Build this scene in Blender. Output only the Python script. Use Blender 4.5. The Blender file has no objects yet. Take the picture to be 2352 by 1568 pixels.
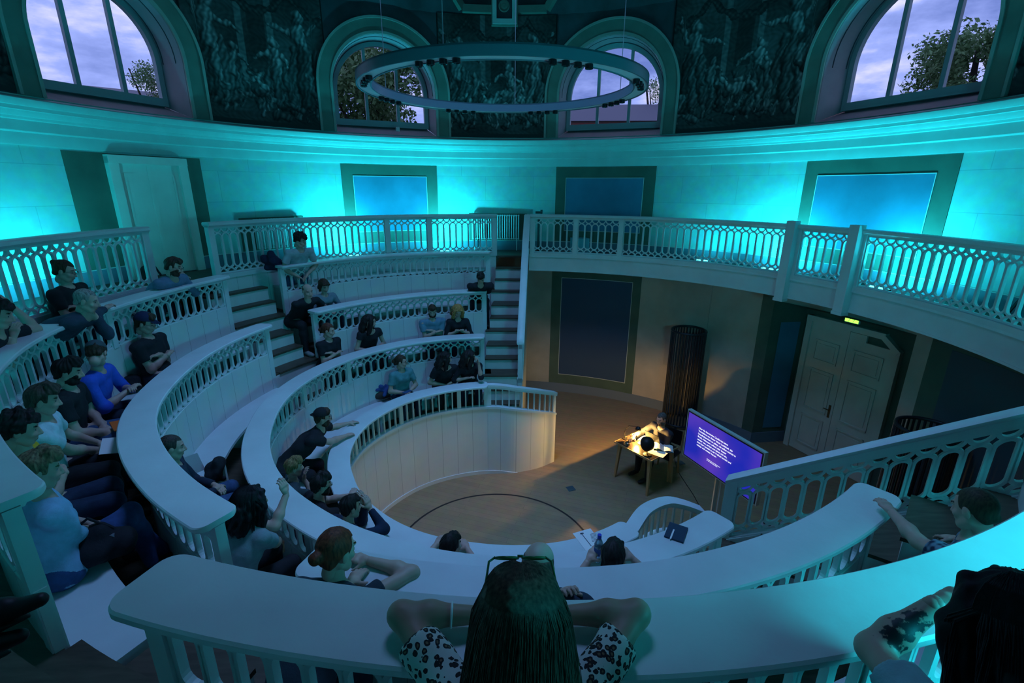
import bpy, math, random
import numpy as np
from mathutils import Vector, Matrix
C = bpy.context.scene.collection
SC = bpy.context.scene
PI = math.pi
rnd = random.Random(7)
def rad(a): return a*PI/180

# ---------------------------------------------------------------- camera
CAMP = np.array([0, -5.904, 5.221]); FPX = 1113.2; PT, YW, RL = .3051, .0297, .0067
FW = np.array([math.sin(YW)*math.cos(PT), math.cos(YW)*math.cos(PT), -math.sin(PT)])
_r = np.array([math.cos(YW), -math.sin(YW), 0.]); _u = np.cross(_r, FW)
RT = _r*math.cos(RL)+_u*math.sin(RL); UP = -_r*math.sin(RL)+_u*math.cos(RL)
cd = bpy.data.cameras.new('camera'); cam = bpy.data.objects.new('camera', cd); C.objects.link(cam)
cd.sensor_width = 36; cd.lens = 36*FPX/2352; cd.clip_start = .05; cd.clip_end = 300
M = Matrix.Identity(4)
for i in range(3):
    M[i][0] = RT[i]; M[i][1] = UP[i]; M[i][2] = -FW[i]; M[i][3] = CAMP[i]
cam.matrix_world = M; SC.camera = cam

# measuring helpers: where a point seen in the photograph lies on a known height, depth or radius
def ray(x, y): return FW+RT*(x-1176)/FPX-UP*(y-784)/FPX
def atz(x, y, z):
    d = ray(x, y); return CAMP+d*(z-CAMP[2])/d[2]
def aty(x, y, Y):
    d = ray(x, y); return CAMP+d*(Y-CAMP[1])/d[1]
def atd(x, y, depth): return CAMP+ray(x, y)*depth
def az(p): return math.degrees(math.atan2(p[1], p[0]))

# ---------------------------------------------------------------- world, lights, exposure
EXPO = 0.0
SC.view_settings.view_transform = 'Standard'; SC.view_settings.look = 'None'
SC.view_settings.gamma = 1.0; SC.view_settings.use_curve_mapping = False
SC.view_settings.exposure = EXPO
w = bpy.data.worlds.new('sky'); SC.world = w; w.use_nodes = True
nt = w.node_tree; nt.nodes.clear()
def wn(t, **k):
    n = nt.nodes.new(t)
    for a, b in k.items(): setattr(n, a, b)
    return n
tc = wn('ShaderNodeTexCoord'); mp = wn('ShaderNodeMapping'); mp.inputs['Scale'].default_value = (1.2, 1.2, 3.4)
mp.inputs['Location'].default_value = (.75, .9, .4)
ns = wn('ShaderNodeTexNoise'); ns.inputs['Scale'].default_value = 2.6; ns.inputs['Detail'].default_value = 7; ns.inputs['Roughness'].default_value = .58
cr = wn('ShaderNodeValToRGB'); e = cr.color_ramp
e.elements[0].position = .40; e.elements[0].color = (.13, .19, .50, 1)
e.elements[1].position = .70; e.elements[1].color = (1.1, 1.0, 1.15, 1)
m1 = e.elements.new(.52); m1.color = (.30, .38, .82, 1)
bg = wn('ShaderNodeBackground'); bg.inputs['Strength'].default_value = 1.35; ow = wn('ShaderNodeOutputWorld')
L = nt.links.new
L(tc.outputs['Generated'], mp.inputs['Vector']); L(mp.outputs['Vector'], ns.inputs['Vector']); L(ns.outputs['Fac'], cr.inputs['Fac'])
L(cr.outputs['Color'], bg.inputs['Color']); L(bg.outputs['Background'], ow.inputs['Surface'])

def pol(a, r, z=0): return Vector((r*math.cos(rad(a)), r*math.sin(rad(a)), z))
def area(name, loc, target, sx, sy, power, col, shape='RECTANGLE', spread=180):
    l = bpy.data.lights.new(name, 'AREA'); l.shape = shape; l.size = sx
    if shape == 'RECTANGLE': l.size_y = sy
    l.energy = power; l.color = col; l.spread = rad(spread)
    o = bpy.data.objects.new(name, l); C.objects.link(o)
    o.location = loc; o.rotation_euler = (Vector(target)-Vector(loc)).to_track_quat('-Z', 'Y').to_euler()
    return o
# dusk light falling through the round skylight at the top of the dome
area('skylight_glow', (0, 0, 11.0), (0, 0, 0), 2.4, 2.4, 128, (.21, .43, 1.0), 'DISK', spread=78)
# cyan uplights: (azimuth, radius, z, power, aim azimuth, aim z)
CY = (.015, .62, .80)
UPL = [(123.2, 5.64, 3.86, 92), (102.2, 5.64, 3.86, 92), (174, 5.6, 3.86, 42), (30.3, 5.84, 3.86, 88), (11.5, 5.84, 3.86, 74), (44, 5.86, 3.86, 10),
       (-25, 5.8, 3.86, 80), (214, 5.72, 3.86, 62), (-63, 6.05, 4.45, 82)]

# ---------------------------------------------------------------- materials
MATS = {}
def mat(name, col, rough=.6, metal=0, noise=None, bump=0, bscale=30, emit=None, es=1, alpha=None, trans=0, spec=.4, sheen=0):
    if name in MATS: return MATS[name]
    m = bpy.data.materials.new(name); m.use_nodes = True; t = m.node_tree; b = t.nodes['Principled BSDF']
    b.inputs['Base Color'].default_value = (*col, 1); b.inputs['Roughness'].default_value = rough
    b.inputs['Metallic'].default_value = metal; b.inputs['Specular IOR Level'].default_value = spec
    if sheen: b.inputs['Sheen Weight'].default_value = sheen
    if trans: b.inputs['Transmission Weight'].default_value = trans; b.inputs['IOR'].default_value = 1.3
    if emit: b.inputs['Emission Color'].default_value = (*emit, 1); b.inputs['Emission Strength'].default_value = es
    if noise:
        sc, amt = noise[:2]; st = noise[2] if len(noise) > 2 else (1, 1, 1)
        tcn = t.nodes.new('ShaderNodeTexCoord'); mpn = t.nodes.new('ShaderNodeMapping'); mpn.inputs['Scale'].default_value = st
        n = t.nodes.new('ShaderNodeTexNoise'); n.inputs['Scale'].default_value = sc; n.inputs['Detail'].default_value = 5
        r = t.nodes.new('ShaderNodeValToRGB')
        r.color_ramp.elements[0].position = .3; r.color_ramp.elements[1].position = .7
        r.color_ramp.elements[0].color = (*[c*(1-amt) for c in col], 1); r.color_ramp.elements[1].color = (*[min(1, c*(1+amt)) for c in col], 1)
        t.links.new(tcn.outputs['Object'], mpn.inputs['Vector']); t.links.new(mpn.outputs['Vector'], n.inputs['Vector'])
        t.links.new(n.outputs['Fac'], r.inputs['Fac']); t.links.new(r.outputs['Color'], b.inputs['Base Color'])
    if bump:
        tcn = t.nodes.new('ShaderNodeTexCoord'); n = t.nodes.new('ShaderNodeTexNoise'); n.inputs['Scale'].default_value = bscale; n.inputs['Detail'].default_value = 4
        bp = t.nodes.new('ShaderNodeBump'); bp.inputs['Strength'].default_value = bump; bp.inputs['Distance'].default_value = .01
        t.links.new(tcn.outputs['Object'], n.inputs['Vector']); t.links.new(n.outputs['Fac'], bp.inputs['Height']); t.links.new(bp.outputs['Normal'], b.inputs['Normal'])
    MATS[name] = m; return m
def brickmat(name, c1, c2, mortar, bw, bh, ms, rough=.7, off=.5, noise=6):
    m = bpy.data.materials.new(name); m.use_nodes = True; t = m.node_tree; b = t.nodes['Principled BSDF']; b.inputs['Roughness'].default_value = rough
    b.inputs['Specular IOR Level'].default_value = .25
    uv = t.nodes.new('ShaderNodeUVMap'); br = t.nodes.new('ShaderNodeTexBrick')
    br.inputs['Scale'].default_value = 1; br.inputs['Brick Width'].default_value = bw; br.inputs['Row Height'].default_value = bh
    br.inputs['Mortar Size'].default_value = ms; br.inputs['Mortar Smooth'].default_value = .3; br.offset = off
    br.inputs['Color1'].default_value = (*c1, 1); br.inputs['Color2'].default_value = (*c2, 1); br.inputs['Mortar'].default_value = (*mortar, 1)
    t.links.new(uv.outputs['UV'], br.inputs['Vector'])
    n = t.nodes.new('ShaderNodeTexNoise'); n.inputs['Scale'].default_value = noise; n.inputs['Detail'].default_value = 6
    mx = t.nodes.new('ShaderNodeMix'); mx.data_type = 'RGBA'; mx.blend_type = 'OVERLAY'; mx.inputs[0].default_value = .25
    t.links.new(uv.outputs['UV'], n.inputs['Vector'])
    t.links.new(br.outputs['Color'], mx.inputs[6]); t.links.new(n.outputs['Color'], mx.inputs[7]); 
    hsv = t.nodes.new('ShaderNodeHueSaturation'); hsv.inputs['Saturation'].default_value = .9
    t.links.new(mx.outputs[2], hsv.inputs['Color']); t.links.new(hsv.outputs['Color'], b.inputs['Base Color'])
    MATS[name] = m; return m
WHITE = mat('white_paint', (.60, .68, .68), .42, noise=(2.5, .07), bump=.12, bscale=25)
WHITE2 = mat('white_board', (.62, .66, .64), .5, noise=(4, .09, (1, 1, .4)), bump=.1, bscale=18)
STUCCO = brickmat('stucco_blocks', (.29, .57, .54), (.26, .52, .50), (.21, .44, .42), 1.15, .55, .006)
STAGEW = mat('stage_plaster', (.42, .39, .33), .8, noise=(1.5, .16), bump=.1)
GREENB = mat('green_border', (.075, .125, .095), .75, noise=(2, .15))
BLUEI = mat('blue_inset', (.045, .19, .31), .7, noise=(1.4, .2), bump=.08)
LINEW = mat('pale_line', (.55, .62, .6), .6)
BASEB = mat('base_blue_grey', (.14, .19, .25), .55)
CORN = mat('cornice_paint', (.33, .60, .57), .6, noise=(3, .06))
PALEST = mat('pale_green_stone', (.27, .34, .30), .7, noise=(3, .1))
GREENS = mat('green_stone', (.12, .19, .155), .75, noise=(3, .14))
PURPL = mat('reveal_plaster', (.36, .32, .35), .8, noise=(2, .1))
DARKB = mat('painted_dark', (.035, .055, .065), .85, noise=(2, .4))
FRAMEP = mat('window_frame_paint', (.30, .38, .40), .5)
WOODF = brickmat('floor_boards', (.32, .215, .10), (.28, .19, .09), (.14, .095, .05), 2.6, .11, .0016, .5, .37)
STEPW = mat('step_wood', (.082, .062, .042), .5, noise=(5, .3, (1, 6, 1)))
BLACKM = mat('black_metal', (.012, .014, .018), .35, .3)
BLACKP = mat('black_plastic', (.01, .01, .011), .4)
RADIA = mat('radiator_dark', (.02, .026, .034), .35, .2)
RADW = mat('radiator_white', (.62, .66, .66), .4)
TABLEW = mat('oak', (.42, .27, .12), .45, noise=(6, .2, (1, 1, .2)))
TABLET = mat('dark_table_top', (.05, .032, .02), .2)
PAPER = mat('paper', (.8, .8, .77), .7)
GLASS = mat('clear_glass', (.95, .97, .97), .03, trans=1)
DOORP = mat('door_paint', (.62, .62, .55), .5, noise=(3, .06))
DOORP2 = mat('upper_door_paint', (.66, .66, .6), .5, noise=(3, .06))

# ---------------------------------------------------------------- mesh building
class MB:
    def __init__(s): s.v = []; s.f = []; s.uv = {}; s.mi = []
    def quad(s, a, b, c, d, m=0): s.f.append((a, b, c, d)); s.mi.append(m)
    def box(s, cx, cy, cz, sx, sy, sz, rot=0, m=0):
        c, n = math.cos(rot), math.sin(rot); k = len(s.v)
        for dz in (-.5, .5):
            for dx, dy in ((-.5, -.5), (.5, -.5), (.5, .5), (-.5, .5)):
                x, y = dx*sx, dy*sy; s.v.append((cx+x*c-y*n, cy+x*n+y*c, cz+dz*sz))
        for q in ((0, 3, 2, 1), (4, 5, 6, 7), (0, 1, 5, 4), (1, 2, 6, 5), (2, 3, 7, 6), (3, 0, 4, 7)): s.quad(*[k+i for i in q], m=m)
    def hexa(s, p, m=0):       # eight corners: bottom four, top four
        k = len(s.v); s.v += [tuple(q) for q in p]
        for q in ((0, 3, 2, 1), (4, 5, 6, 7), (0, 1, 5, 4), (1, 2, 6, 5), (2, 3, 7, 6), (3, 0, 4, 7)): s.quad(*[k+i for i in q], m=m)
    def bar(s, a, b, w, h, up=(0, 0, 1), m=0):
        a = Vector(a); b = Vector(b); d = (b-a).normalized(); u = Vector(up); x = d.cross(u)
        if x.length < 1e-4: x = d.cross(Vector((1, 0, 0)))
        x.normalize(); y = x.cross(d)
        P = [q+x*i*w/2+y*j*h/2 for q in (a, b) for i, j in ((-1, -1), (1, -1), (1, 1), (-1, 1))]; s.hexa(P, m)
    def tube(s, pts, r, n=8, closed=False, m=0, cap=True):
        pts = [Vector(p) for p in pts]; N = len(pts); rr = r if hasattr(r, '__len__') else [r]*N
        k0 = len(s.v); up = None
        for i, p in enumerate(pts):
            a = pts[(i-1) % N] if (closed or i > 0) else p; b = pts[(i+1) % N] if (closed or i < N-1) else p
            d = (b-a).normalized()
            if up is None:
                up = Vector((0, 0, 1)) if abs(d.z) < .9 else Vector((1, 0, 0))
            x = d.cross(up).normalized(); y = x.cross(d).normalized(); up = y
            for j in range(n):
                t = 2*PI*j/n; s.v.append(tuple(p+(x*math.cos(t)+y*math.sin(t))*rr[i]))
        for i in range(N if closed else N-1):
            a = k0+i*n; b = k0+((i+1) % N)*n
            for j in range(n): s.quad(a+j, a+(j+1) % n, b+(j+1) % n, b+j, m)
        if cap and not closed:
            s.f.append(tuple(k0+j for j in range(n))[::-1]); s.mi.append(m); s.f.append(tuple(k0+(N-1)*n+j for j in range(n))); s.mi.append(m)
    def lathe(s, prof, c=(0, 0, 0), n=24, m=0, sweep=2*PI):
        k = len(s.v)
        for r, z in prof:
            for j in range(n):
                t = sweep*j/n; s.v.append((c[0]+r*math.cos(t), c[1]+r*math.sin(t), c[2]+z))
        for i in range(len(prof)-1):
            for j in range(n): s.quad(k+i*n+j, k+i*n+(j+1) % n, k+(i+1)*n+(j+1) % n, k+(i+1)*n+j, m)
    def build(s, name, mats, parent=None, smooth=False, loc=None):
        me = bpy.data.meshes.new(name); me.from_pydata(s.v, [], s.f)
        for m in (mats if isinstance(mats, (list, tuple)) else [mats]): me.materials.append(m)
        if any(s.mi): me.polygons.foreach_set('material_index', s.mi)
        if smooth: me.polygons.foreach_set('use_smooth', [True]*len(me.polygons))
        if s.uv:
            l = me.uv_layers.new(name='UVMap'); dat = np.zeros(len(me.loops)*2)
            vi = np.zeros(len(me.loops), int); me.loops.foreach_get('vertex_index', vi)
            U = np.zeros((len(s.v), 2))
            for i, q in s.uv.items(): U[i] = q
            l.data.foreach_set('uv', U[vi].ravel())
        me.update()
        o = bpy.data.objects.new(name, me); C.objects.link(o)
        if parent is not None: o.parent = parent; o.matrix_parent_inverse = parent.matrix_basis.inverted()
        return o
def smooth_ang(o, a=40):
    me = o.data; me.polygons.foreach_set('use_smooth', [True]*len(me.polygons))
    try: me.set_sharp_from_angle(angle=rad(a))
    except Exception: pass
    return o
def tag(o, label, cat, group=None):
    o['label'] = label; o['category'] = cat
    if group: o['group'] = group
    return o
def struct(o): o['kind'] = 'structure'; return o
def thing(name, label, cat, loc=(0, 0, 0), rz=0, group=None):
    o = bpy.data.objects.new(name, None); C.objects.link(o); o.location = loc; o.rotation_euler = (0, 0, rz); o.empty_display_size = .1
    o.matrix_basis = Matrix.Translation(Vector(loc)) @ Matrix.Rotation(rz, 4, 'Z')
    return tag(o, label, cat, group)

# paths: a plan line with a height offset that profiles and lattices follow; the normal points outwards
class Path:
    def __init__(s, pts):
        P = np.array([(p[0], p[1], p[2] if len(p) > 2 else 0.) for p in pts], float)
        d = np.hypot(*np.diff(P[:, :2], axis=0).T); s.S = np.concatenate([[0], np.cumsum(d)]); s.P = P; s.L = s.S[-1]
    def at(s, t):
        t = np.asarray(t, float)
        x = np.interp(t, s.S, s.P[:, 0]); y = np.interp(t, s.S, s.P[:, 1]); z = np.interp(t, s.S, s.P[:, 2])
        e = .03; a, b = np.clip(t-e, 0, s.L), np.clip(t+e, 0, s.L)
        dx = np.interp(b, s.S, s.P[:, 0])-np.interp(a, s.S, s.P[:, 0]); dy = np.interp(b, s.S, s.P[:, 1])-np.interp(a, s.S, s.P[:, 1])
        l = np.hypot(dx, dy)+1e-9
        return x, y, z, dy/l, -dx/l            # right-hand normal
def tab(d):
    k = sorted(d); return lambda a: float(np.interp(a, k, [d[i] for i in k]))
def arc(rf, a0, a1, off=0, c=(0, 0)):
    n = max(3, int(abs(a1-a0)/1.2)+1); A = np.linspace(a0, a1, n)
    f = rf if callable(rf) else (lambda a: rf)
    R = np.array([f(a) for a in A]);
    if len(R) > 9: 
        k = np.ones(7)/7; R = np.convolve(np.pad(R, 3, mode='reflect', reflect_type='odd'), k, 'valid')
    return Path([(c[0]+(r+off)*math.cos(rad(a)), c[1]+(r+off)*math.sin(rad(a))) for a, r in zip(A, R)])
def sweep(mb, path, prof, s0=0, s1=None, ds=.08, closed=True, caps=True, m=0, uvr=None):
    s1 = path.L if s1 is None else s1; n = max(2, int((s1-s0)/ds)+1); T = np.linspace(s0, s1, n)
    x, y, z, nx, ny = path.at(T); k = len(mb.v); K = len(prof)
    for i in range(n):
        for j, (d, h) in enumerate(prof):
            mb.v.append((x[i]+nx[i]*d, y[i]+ny[i]*d, z[i]+h))
            if uvr is not None: mb.uv[len(mb.v)-1] = (T[i]+uvr, h)
    for i in range(n-1):
        for j in range(K if closed else K-1):
            a = k+i*K; b = a+K; j2 = (j+1) % K; mb.quad(a+j, a+j2, b+j2, b+j, m)
    if caps and closed:
        mb.f.append(tuple(k+j for j in range(K))[::-1]); mb.mi.append(m); mb.f.append(tuple(k+(n-1)*K+j for j in range(K))); mb.mi.append(m)
def stroke(mb, path, P, w, dep, closed=False, off=0, m=0):
    P = np.array(P, float); N = len(P)
    if closed: T = np.roll(P, -1, 0)-np.roll(P, 1, 0)
    else: T = np.gradient(P, axis=0)
    T /= np.linalg.norm(T, axis=1, keepdims=True)+1e-9; Nn = np.stack([-T[:, 1], T[:, 0]], 1)
    a = P+Nn*w/2; b = P-Nn*w/2; k = len(mb.v)
    for Q, dd in ((a, dep/2), (b, dep/2), (b, -dep/2), (a, -dep/2)):
        pass
    for i in range(N):
        for Q, dd in ((a, dep/2), (b, dep/2), (b, -dep/2), (a, -dep/2)):
            x, y, z, nx, ny = path.at(Q[i, 0]); mb.v.append((float(x+nx*(dd+off)), float(y+ny*(dd+off)), float(z+Q[i, 1])))
    for i in range(N if closed else N-1):
        p = k+i*4; q = k+((i+1) % N)*4
        for j in range(4): mb.quad(p+j, p+(j+1) % 4, q+(j+1) % 4, q+j, m)
def half(cx, cz, r, t0, t1, n): return [(cx+r*math.cos(t0+(t1-t0)*i/n), cz+r*math.sin(t0+(t1-t0)*i/n)) for i in range(n+1)]
def lattice(mb, path, s0, s1, zb, zt, w=.14, both=False, dep=.035, sw=.02, seg=9):
    """pierced rail: half circles hang from the top, long ovals below, their gaps leave small diamonds"""
    n = max(1, round((s1-s0)/w)); w = (s1-s0)/n; r = w/2-.001-sw/4
    zt2 = zt-.012
    zo = zt2-r-sw*.6; zbo = zb+.006+(r+sw*.6 if both else .012)
    for i in range(n):
        c = s0+(i+.5)*w
        stroke(mb, path, half(c, zt2, r, PI, 2*PI, seg), sw, dep)
        if both: stroke(mb, path, half(c, zb+.006, r, 0, PI, seg), sw, dep)
        top = half(c, zo-r, r, 0, PI, seg); bot = half(c, zbo+r, r, PI, 2*PI, seg)
        stroke(mb, path, top+bot, sw, dep, closed=True)
    for z in (zt, zb):
        sweep(mb, path, [(-dep/2, z-.012), (dep/2, z-.012), (dep/2, z+.012), (-dep/2, z+.012)], s0, s1)
    for z in (s0, s1):
        stroke(mb, path, [(z, zb), (z, zt)], .02, dep)
# ---------------------------------------------------------------- plan of the theatre
R_W = 6.4; AC = (.25, -.085); R_A = 5.4
E_in = tab({90: 2.13, 129: 2.14, 160: 2.08, 180: 2.0, 190: 1.95, 200: 1.90, 226: 1.865, 261: 1.87, 274: 1.91, 290: 1.97, 310: 2.03})
D_in = tab({90: 2.85, 122: 2.94, 144: 2.93, 175: 2.83, 192: 2.75, 204: 2.735, 233: 2.72, 251: 2.76, 268: 2.84, 292: 2.91, 310: 2.96})
C_in = tab({90: 3.78, 126: 3.67, 149: 3.63, 180: 3.59, 193: 3.57, 209: 3.60, 227: 3.57, 240: 3.58, 257: 3.67, 269: 3.72, 283: 3.80, 300: 3.87, 312: 3.92})
B_in = tab({90: 4.62, 120: 4.68, 150: 4.46, 165: 4.36, 182: 4.34, 202: 4.43, 215: 4.42, 231: 4.39, 241: 4.42, 254: 4.53, 263: 4.57, 276: 4.65, 292: 4.73, 310: 4.82, 324: 4.9})
def A_r(a):
    t = rad(a); b = AC[0]*math.cos(t)+AC[1]*math.sin(t); return b+math.sqrt(b*b-(AC[0]**2+AC[1]**2-R_A**2))
ZT = {'E': 1.84, 'D': 2.54, 'C': 3.24, 'B': 3.92, 'A': 4.68}
FLR = {'DE': 1.11, 'CD': 1.76, 'BC': 2.41, 'AB': 3.07, 'G': 3.76}
BOARD = brickmat('white_boards', (.64, .68, .66), (.61, .65, .63), (.30, .34, .34), .29, 30, .0035, .5, 0, 3)

def band(mb, fi, fo, a0, a1, z0, z1, m=0, mt=None):
    n = max(3, int(abs(a1-a0)/1.5)+1); A = np.linspace(a0, a1, n); k = len(mb.v)
    for a in A:
        for r, z in ((fi(a), z0), (fo(a), z0), (fo(a), z1), (fi(a), z1)):
            p = pol(a, r, z); mb.v.append(tuple(p)); mb.uv[len(mb.v)-1] = (rad(a)*4+ (r if z == z1 else 0), r)
    for i in range(n-1):
        for j in range(4):
            a = k+i*4; b = a+4; mb.quad(a+j, a+(j+1) % 4, b+(j+1) % 4, b+j, (mt if (j == 2 and mt is not None) else m))
    mb.f.append((k+3, k+2, k+1, k)); mb.mi.append(m); e = k+(n-1)*4; mb.f.append((e, e+1, e+2, e+3)); mb.mi.append(m)
def const(r): return lambda a: r
def plus(f, d): return lambda a: f(a)+d

# stage floor, with the round inlaid joint
mb = MB(); N = 96
mb.lathe([(0.001, 0), (7.6, 0)], n=N)
for i, v in enumerate(mb.v): mb.uv[i] = (v[0]*math.cos(.35)-v[1]*math.sin(.35), v[0]*math.sin(.35)+v[1]*math.cos(.35))
struct(mb.build('floor', WOODF))
mb = MB(); mb.lathe([(1.495, .0015), (1.515, .003), (1.53, .0015)], c=(-.06, .05, 0), n=96)
tag(mb.build('floor_disc_joint', mat('joint_dark', (.02, .016, .012), .7)), 'thin dark circular joint in the wooden stage floor inside the innermost rail', 'floor joint')

# walls
NIL, NIR = 31.3, 8.5
mb = MB()
for a0, a1 in ((NIL, NIR+360),): sweep(mb, arc(R_W, a0, a1), [(0, 0), (.25, 0), (.25, 3.76), (0, 3.76)], uvr=0, ds=.12)
sweep(mb, arc(R_W, NIR, NIL), [(0, 3.15), (.25, 3.15), (.25, 3.76), (0, 3.76)], uvr=0)
struct(mb.build('wall_stage', STAGEW, smooth=False))
mb = MB(); sweep(mb, arc(R_W, 0, 360), [(0, 3.76), (.3, 3.76), (.3, 6.36), (0, 6.36)], uvr=0, ds=.1)
o = struct(mb.build('wall_gallery', STUCCO)); smooth_ang(o, 30)
# niche of the stage door
nn = Vector((.940, .342, 0)); sd = Vector((.342, -.940, 0))
def NP(s, z, D=7.0): return nn*D+sd*s+Vector((0, 0, z))
mb = MB()
def quadp(mb, ps, m=0):
    k = len(mb.v); mb.v += [tuple(p) for p in ps]; mb.f.append(tuple(range(k, k+len(ps)))); mb.mi.append(m)
wl, wr = pol(NIL, R_W), pol(NIR, R_W); zc = 3.15
def up(p, z): return Vector((p[0], p[1], z))
quadp(mb, [up(wl, 0), NP(-1.08, 0), NP(-1.08, zc), up(wl, zc)])
quadp(mb, [NP(-1.08, 0), NP(1.1, 0), NP(1.1, zc), NP(-1.08, zc)])
quadp(mb, [NP(1.1, 0), up(wr, 0), up(wr, zc), NP(1.1, zc)])
quadp(mb, [up(wl, zc), NP(-1.08, zc), NP(1.1, zc), up(wr, zc)])
struct(mb.build('wall_niche', GREENB))
d = (NP(-1.08, 0)-up(wl, 0)); mb = MB(); nj = Vector((d.y, -d.x, 0)).normalized()*.012
quadp(mb, [up(wl, .35)+d*.28+nj, up(wl, .35)+d*.86+nj, up(wl, 2.7)+d*.86+nj, up(wl, 2.7)+d*.28+nj])
struct(mb.build('trim_1', BLUEI))
# double door
door = thing('door_1', '', '', NP(-.15, 0)); del door['label']; del door['category']; struct(door)
DR = (-.98, .78); ZD = 2.88
def dbox(mb, s0, s1, z0, z1, d0, d1, m=0):
    P = []
    for z in (z0, z1):
        for s, d in ((s0, d0), (s1, d0), (s1, d1), (s0, d1)): P.append(NP(s, z, 7.0-d))
    mb.hexa(P, m)
mb = MB(); dbox(mb, DR[0], DR[0]+.11, 0, ZD, 0, .09); dbox(mb, DR[1]-.11, DR[1], 0, 2.64, 0, .09); dbox(mb, DR[0], .5, ZD-.11, ZD, 0, .095)
mb.bar(NP(.46, ZD-.06, 6.953), NP(DR[1]-.03, 2.6, 6.953), .09, .11, up=(nn.x, nn.y, 0)); mb.build('door_frame', DOORP, door)
mid = -.12
for s0, s1 in ((DR[0]+.11, mid-.004), (mid+.004, DR[1]-.11)):
    mb = MB(); top = 2.77 if s0 < mid else 2.62; dbox(mb, s0, s1, .01, top, .01, .05)
    if s0 > mid: dbox(mb, s0, s0+.3, top, 2.75, .01, .05)
    lf = mb.build('door_leaf', DOORP, door)
    w0, w1 = s0+.13, s1-.13
    for z0, z1 in ((.2, .85), (1.0, 1.85), (2.02, 2.44)):
        mb = MB()
        for (x0, x1, y0, y1) in ((w0, w1, z0, z0+.03), (w0, w1, z1-.03, z1), (w0, w0+.03, z0, z1), (w1-.03, w1, z0, z1)): dbox(mb, x0, x1, y0, y1, .05, .068)
        dbox(mb, w0+.07, w1-.07, z0+.07, z1-.07, .048, .06); mb.build('door_panel', DOORP, lf)
    if s0 < mid:
        mb = MB(); dbox(mb, s1-.085, s1-.045, .98, 1.24, .05, .062); mb.bar(NP(s1-.065, 1.14, 6.92), NP(s1-.17, 1.14, 6.92), .016, .016); mb.bar(NP(s1-.065, 1.14, 6.95), NP(s1-.065, 1.14, 6.91), .016, .016); mb.build('door_handle', mat('brass_dark', (.12, .09, .05), .35, .8), lf)

# painted panels and lines on the walls
tn = [1]
def patch(a0, a1, z0, z1, m, off, R=R_W):
    mb = MB(); sweep(mb, arc(R, a0, a1), [(-off, z0), (0, z0), (0, z1), (-off, z1)], ds=.1); tn[0] += 1
    return struct(mb.build('trim_%d' % tn[0], m))
def frameline(a0, a1, z0, z1, off, w=.012):
    mb = MB(); da = math.degrees(w/R_W)
    for (b0, b1, y0, y1) in ((a0, a1, z0, z0+w), (a0, a1, z1-w, z1), (a0, a0+da, z0, z1), (a1-da, a1, z0, z1)): sweep(mb, arc(R_W, b0, b1), [(-off-.006, y0), (-off+.001, y0), (-off+.001, y1), (-off-.006, y1)], ds=.1)
    tn[0] += 1; struct(mb.build('trim_%d' % tn[0], LINEW))
patch(146.7, 165.3, 3.98, 5.7, GREENB, .008)
for a0, a1, b0, b1 in ((103, 122.4, 105.2, 120.2), (56.8, 77.5, 59.1, 75.4), (8.7, 29.9, 11.2, 27.9)):
    patch(a0, a1, 3.98, 5.72, GREENB, .008); patch(b0, b1, 4.25, 5.48, BLUEI, .014); frameline(b0, b1, 4.25, 5.48, .014)
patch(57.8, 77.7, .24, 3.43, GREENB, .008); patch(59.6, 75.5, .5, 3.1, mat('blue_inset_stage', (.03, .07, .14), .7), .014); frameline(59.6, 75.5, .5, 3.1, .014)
patch(31.3, 33.5, .24, 3.43, GREENB, .008)
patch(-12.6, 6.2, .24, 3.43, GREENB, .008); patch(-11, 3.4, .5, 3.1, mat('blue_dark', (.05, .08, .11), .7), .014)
patch(43.2, 51.5, 1.2, 3.43, mat('stage_plaster_b', (.38, .36, .31), .8, noise=(2, .12)), .014)
patch(130.5, 142, 3.98, 4.64, GREENB, .016); patch(83.6, 96.4, 3.98, 4.64, GREENB, .016)  # niche shadow behind the radiators painted as flat dark green patches
mb = MB()
for a0, a1 in ((84, 31.3),): sweep(mb, arc(R_W, a1, a0), [(-.02, 0), (0, 0), (0, .24), (-.02, .24)], ds=.1)
sweep(mb, arc(R_W, -60, NIR), [(-.02, 0), (0, 0), (0, .24), (-.02, .24)])
mb.bar(up(wl, .12)-nj*0, NP(-1.08, .12)+sd*.01, .03, .24); struct(mb.build('baseboard_stage', BASEB))
mb = MB(); sweep(mb, arc(R_W, 0, 360), [(-.02, 3.76), (0, 3.76), (0, 3.985), (-.02, 3.985)], ds=.1); struct(mb.build('baseboard_gallery', BASEB))
mb = MB(); sweep(mb, arc(R_W, 0, 360), [(-.028, 3.985), (0, 3.985), (0, 3.997), (-.028, 3.997)], ds=.1); struct(mb.build('trim_40', LINEW))
# entablature: two fascias and the moulded cornice with its ledge
mb = MB(); sweep(mb, arc(R_W, 0, 360), [(0.05, 5.73), (-.02, 5.73), (-.025, 5.745), (-.025, 5.89), (-.04, 5.895), (-.05, 5.91), (-.05, 6.04), (-.075, 6.05), (-.085, 6.08), (-.10, 6.085), (-.125, 6.12), (-.135, 6.15), (-.165, 6.155), (-.17, 6.20), (-.185, 6.205), (-.21, 6.25), (-.215, 6.285), (-.2, 6.30), (.05, 6.355)], ds=.1)
o = struct(mb.build('trim_41', CORN)); smooth_ang(o, 25)

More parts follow.
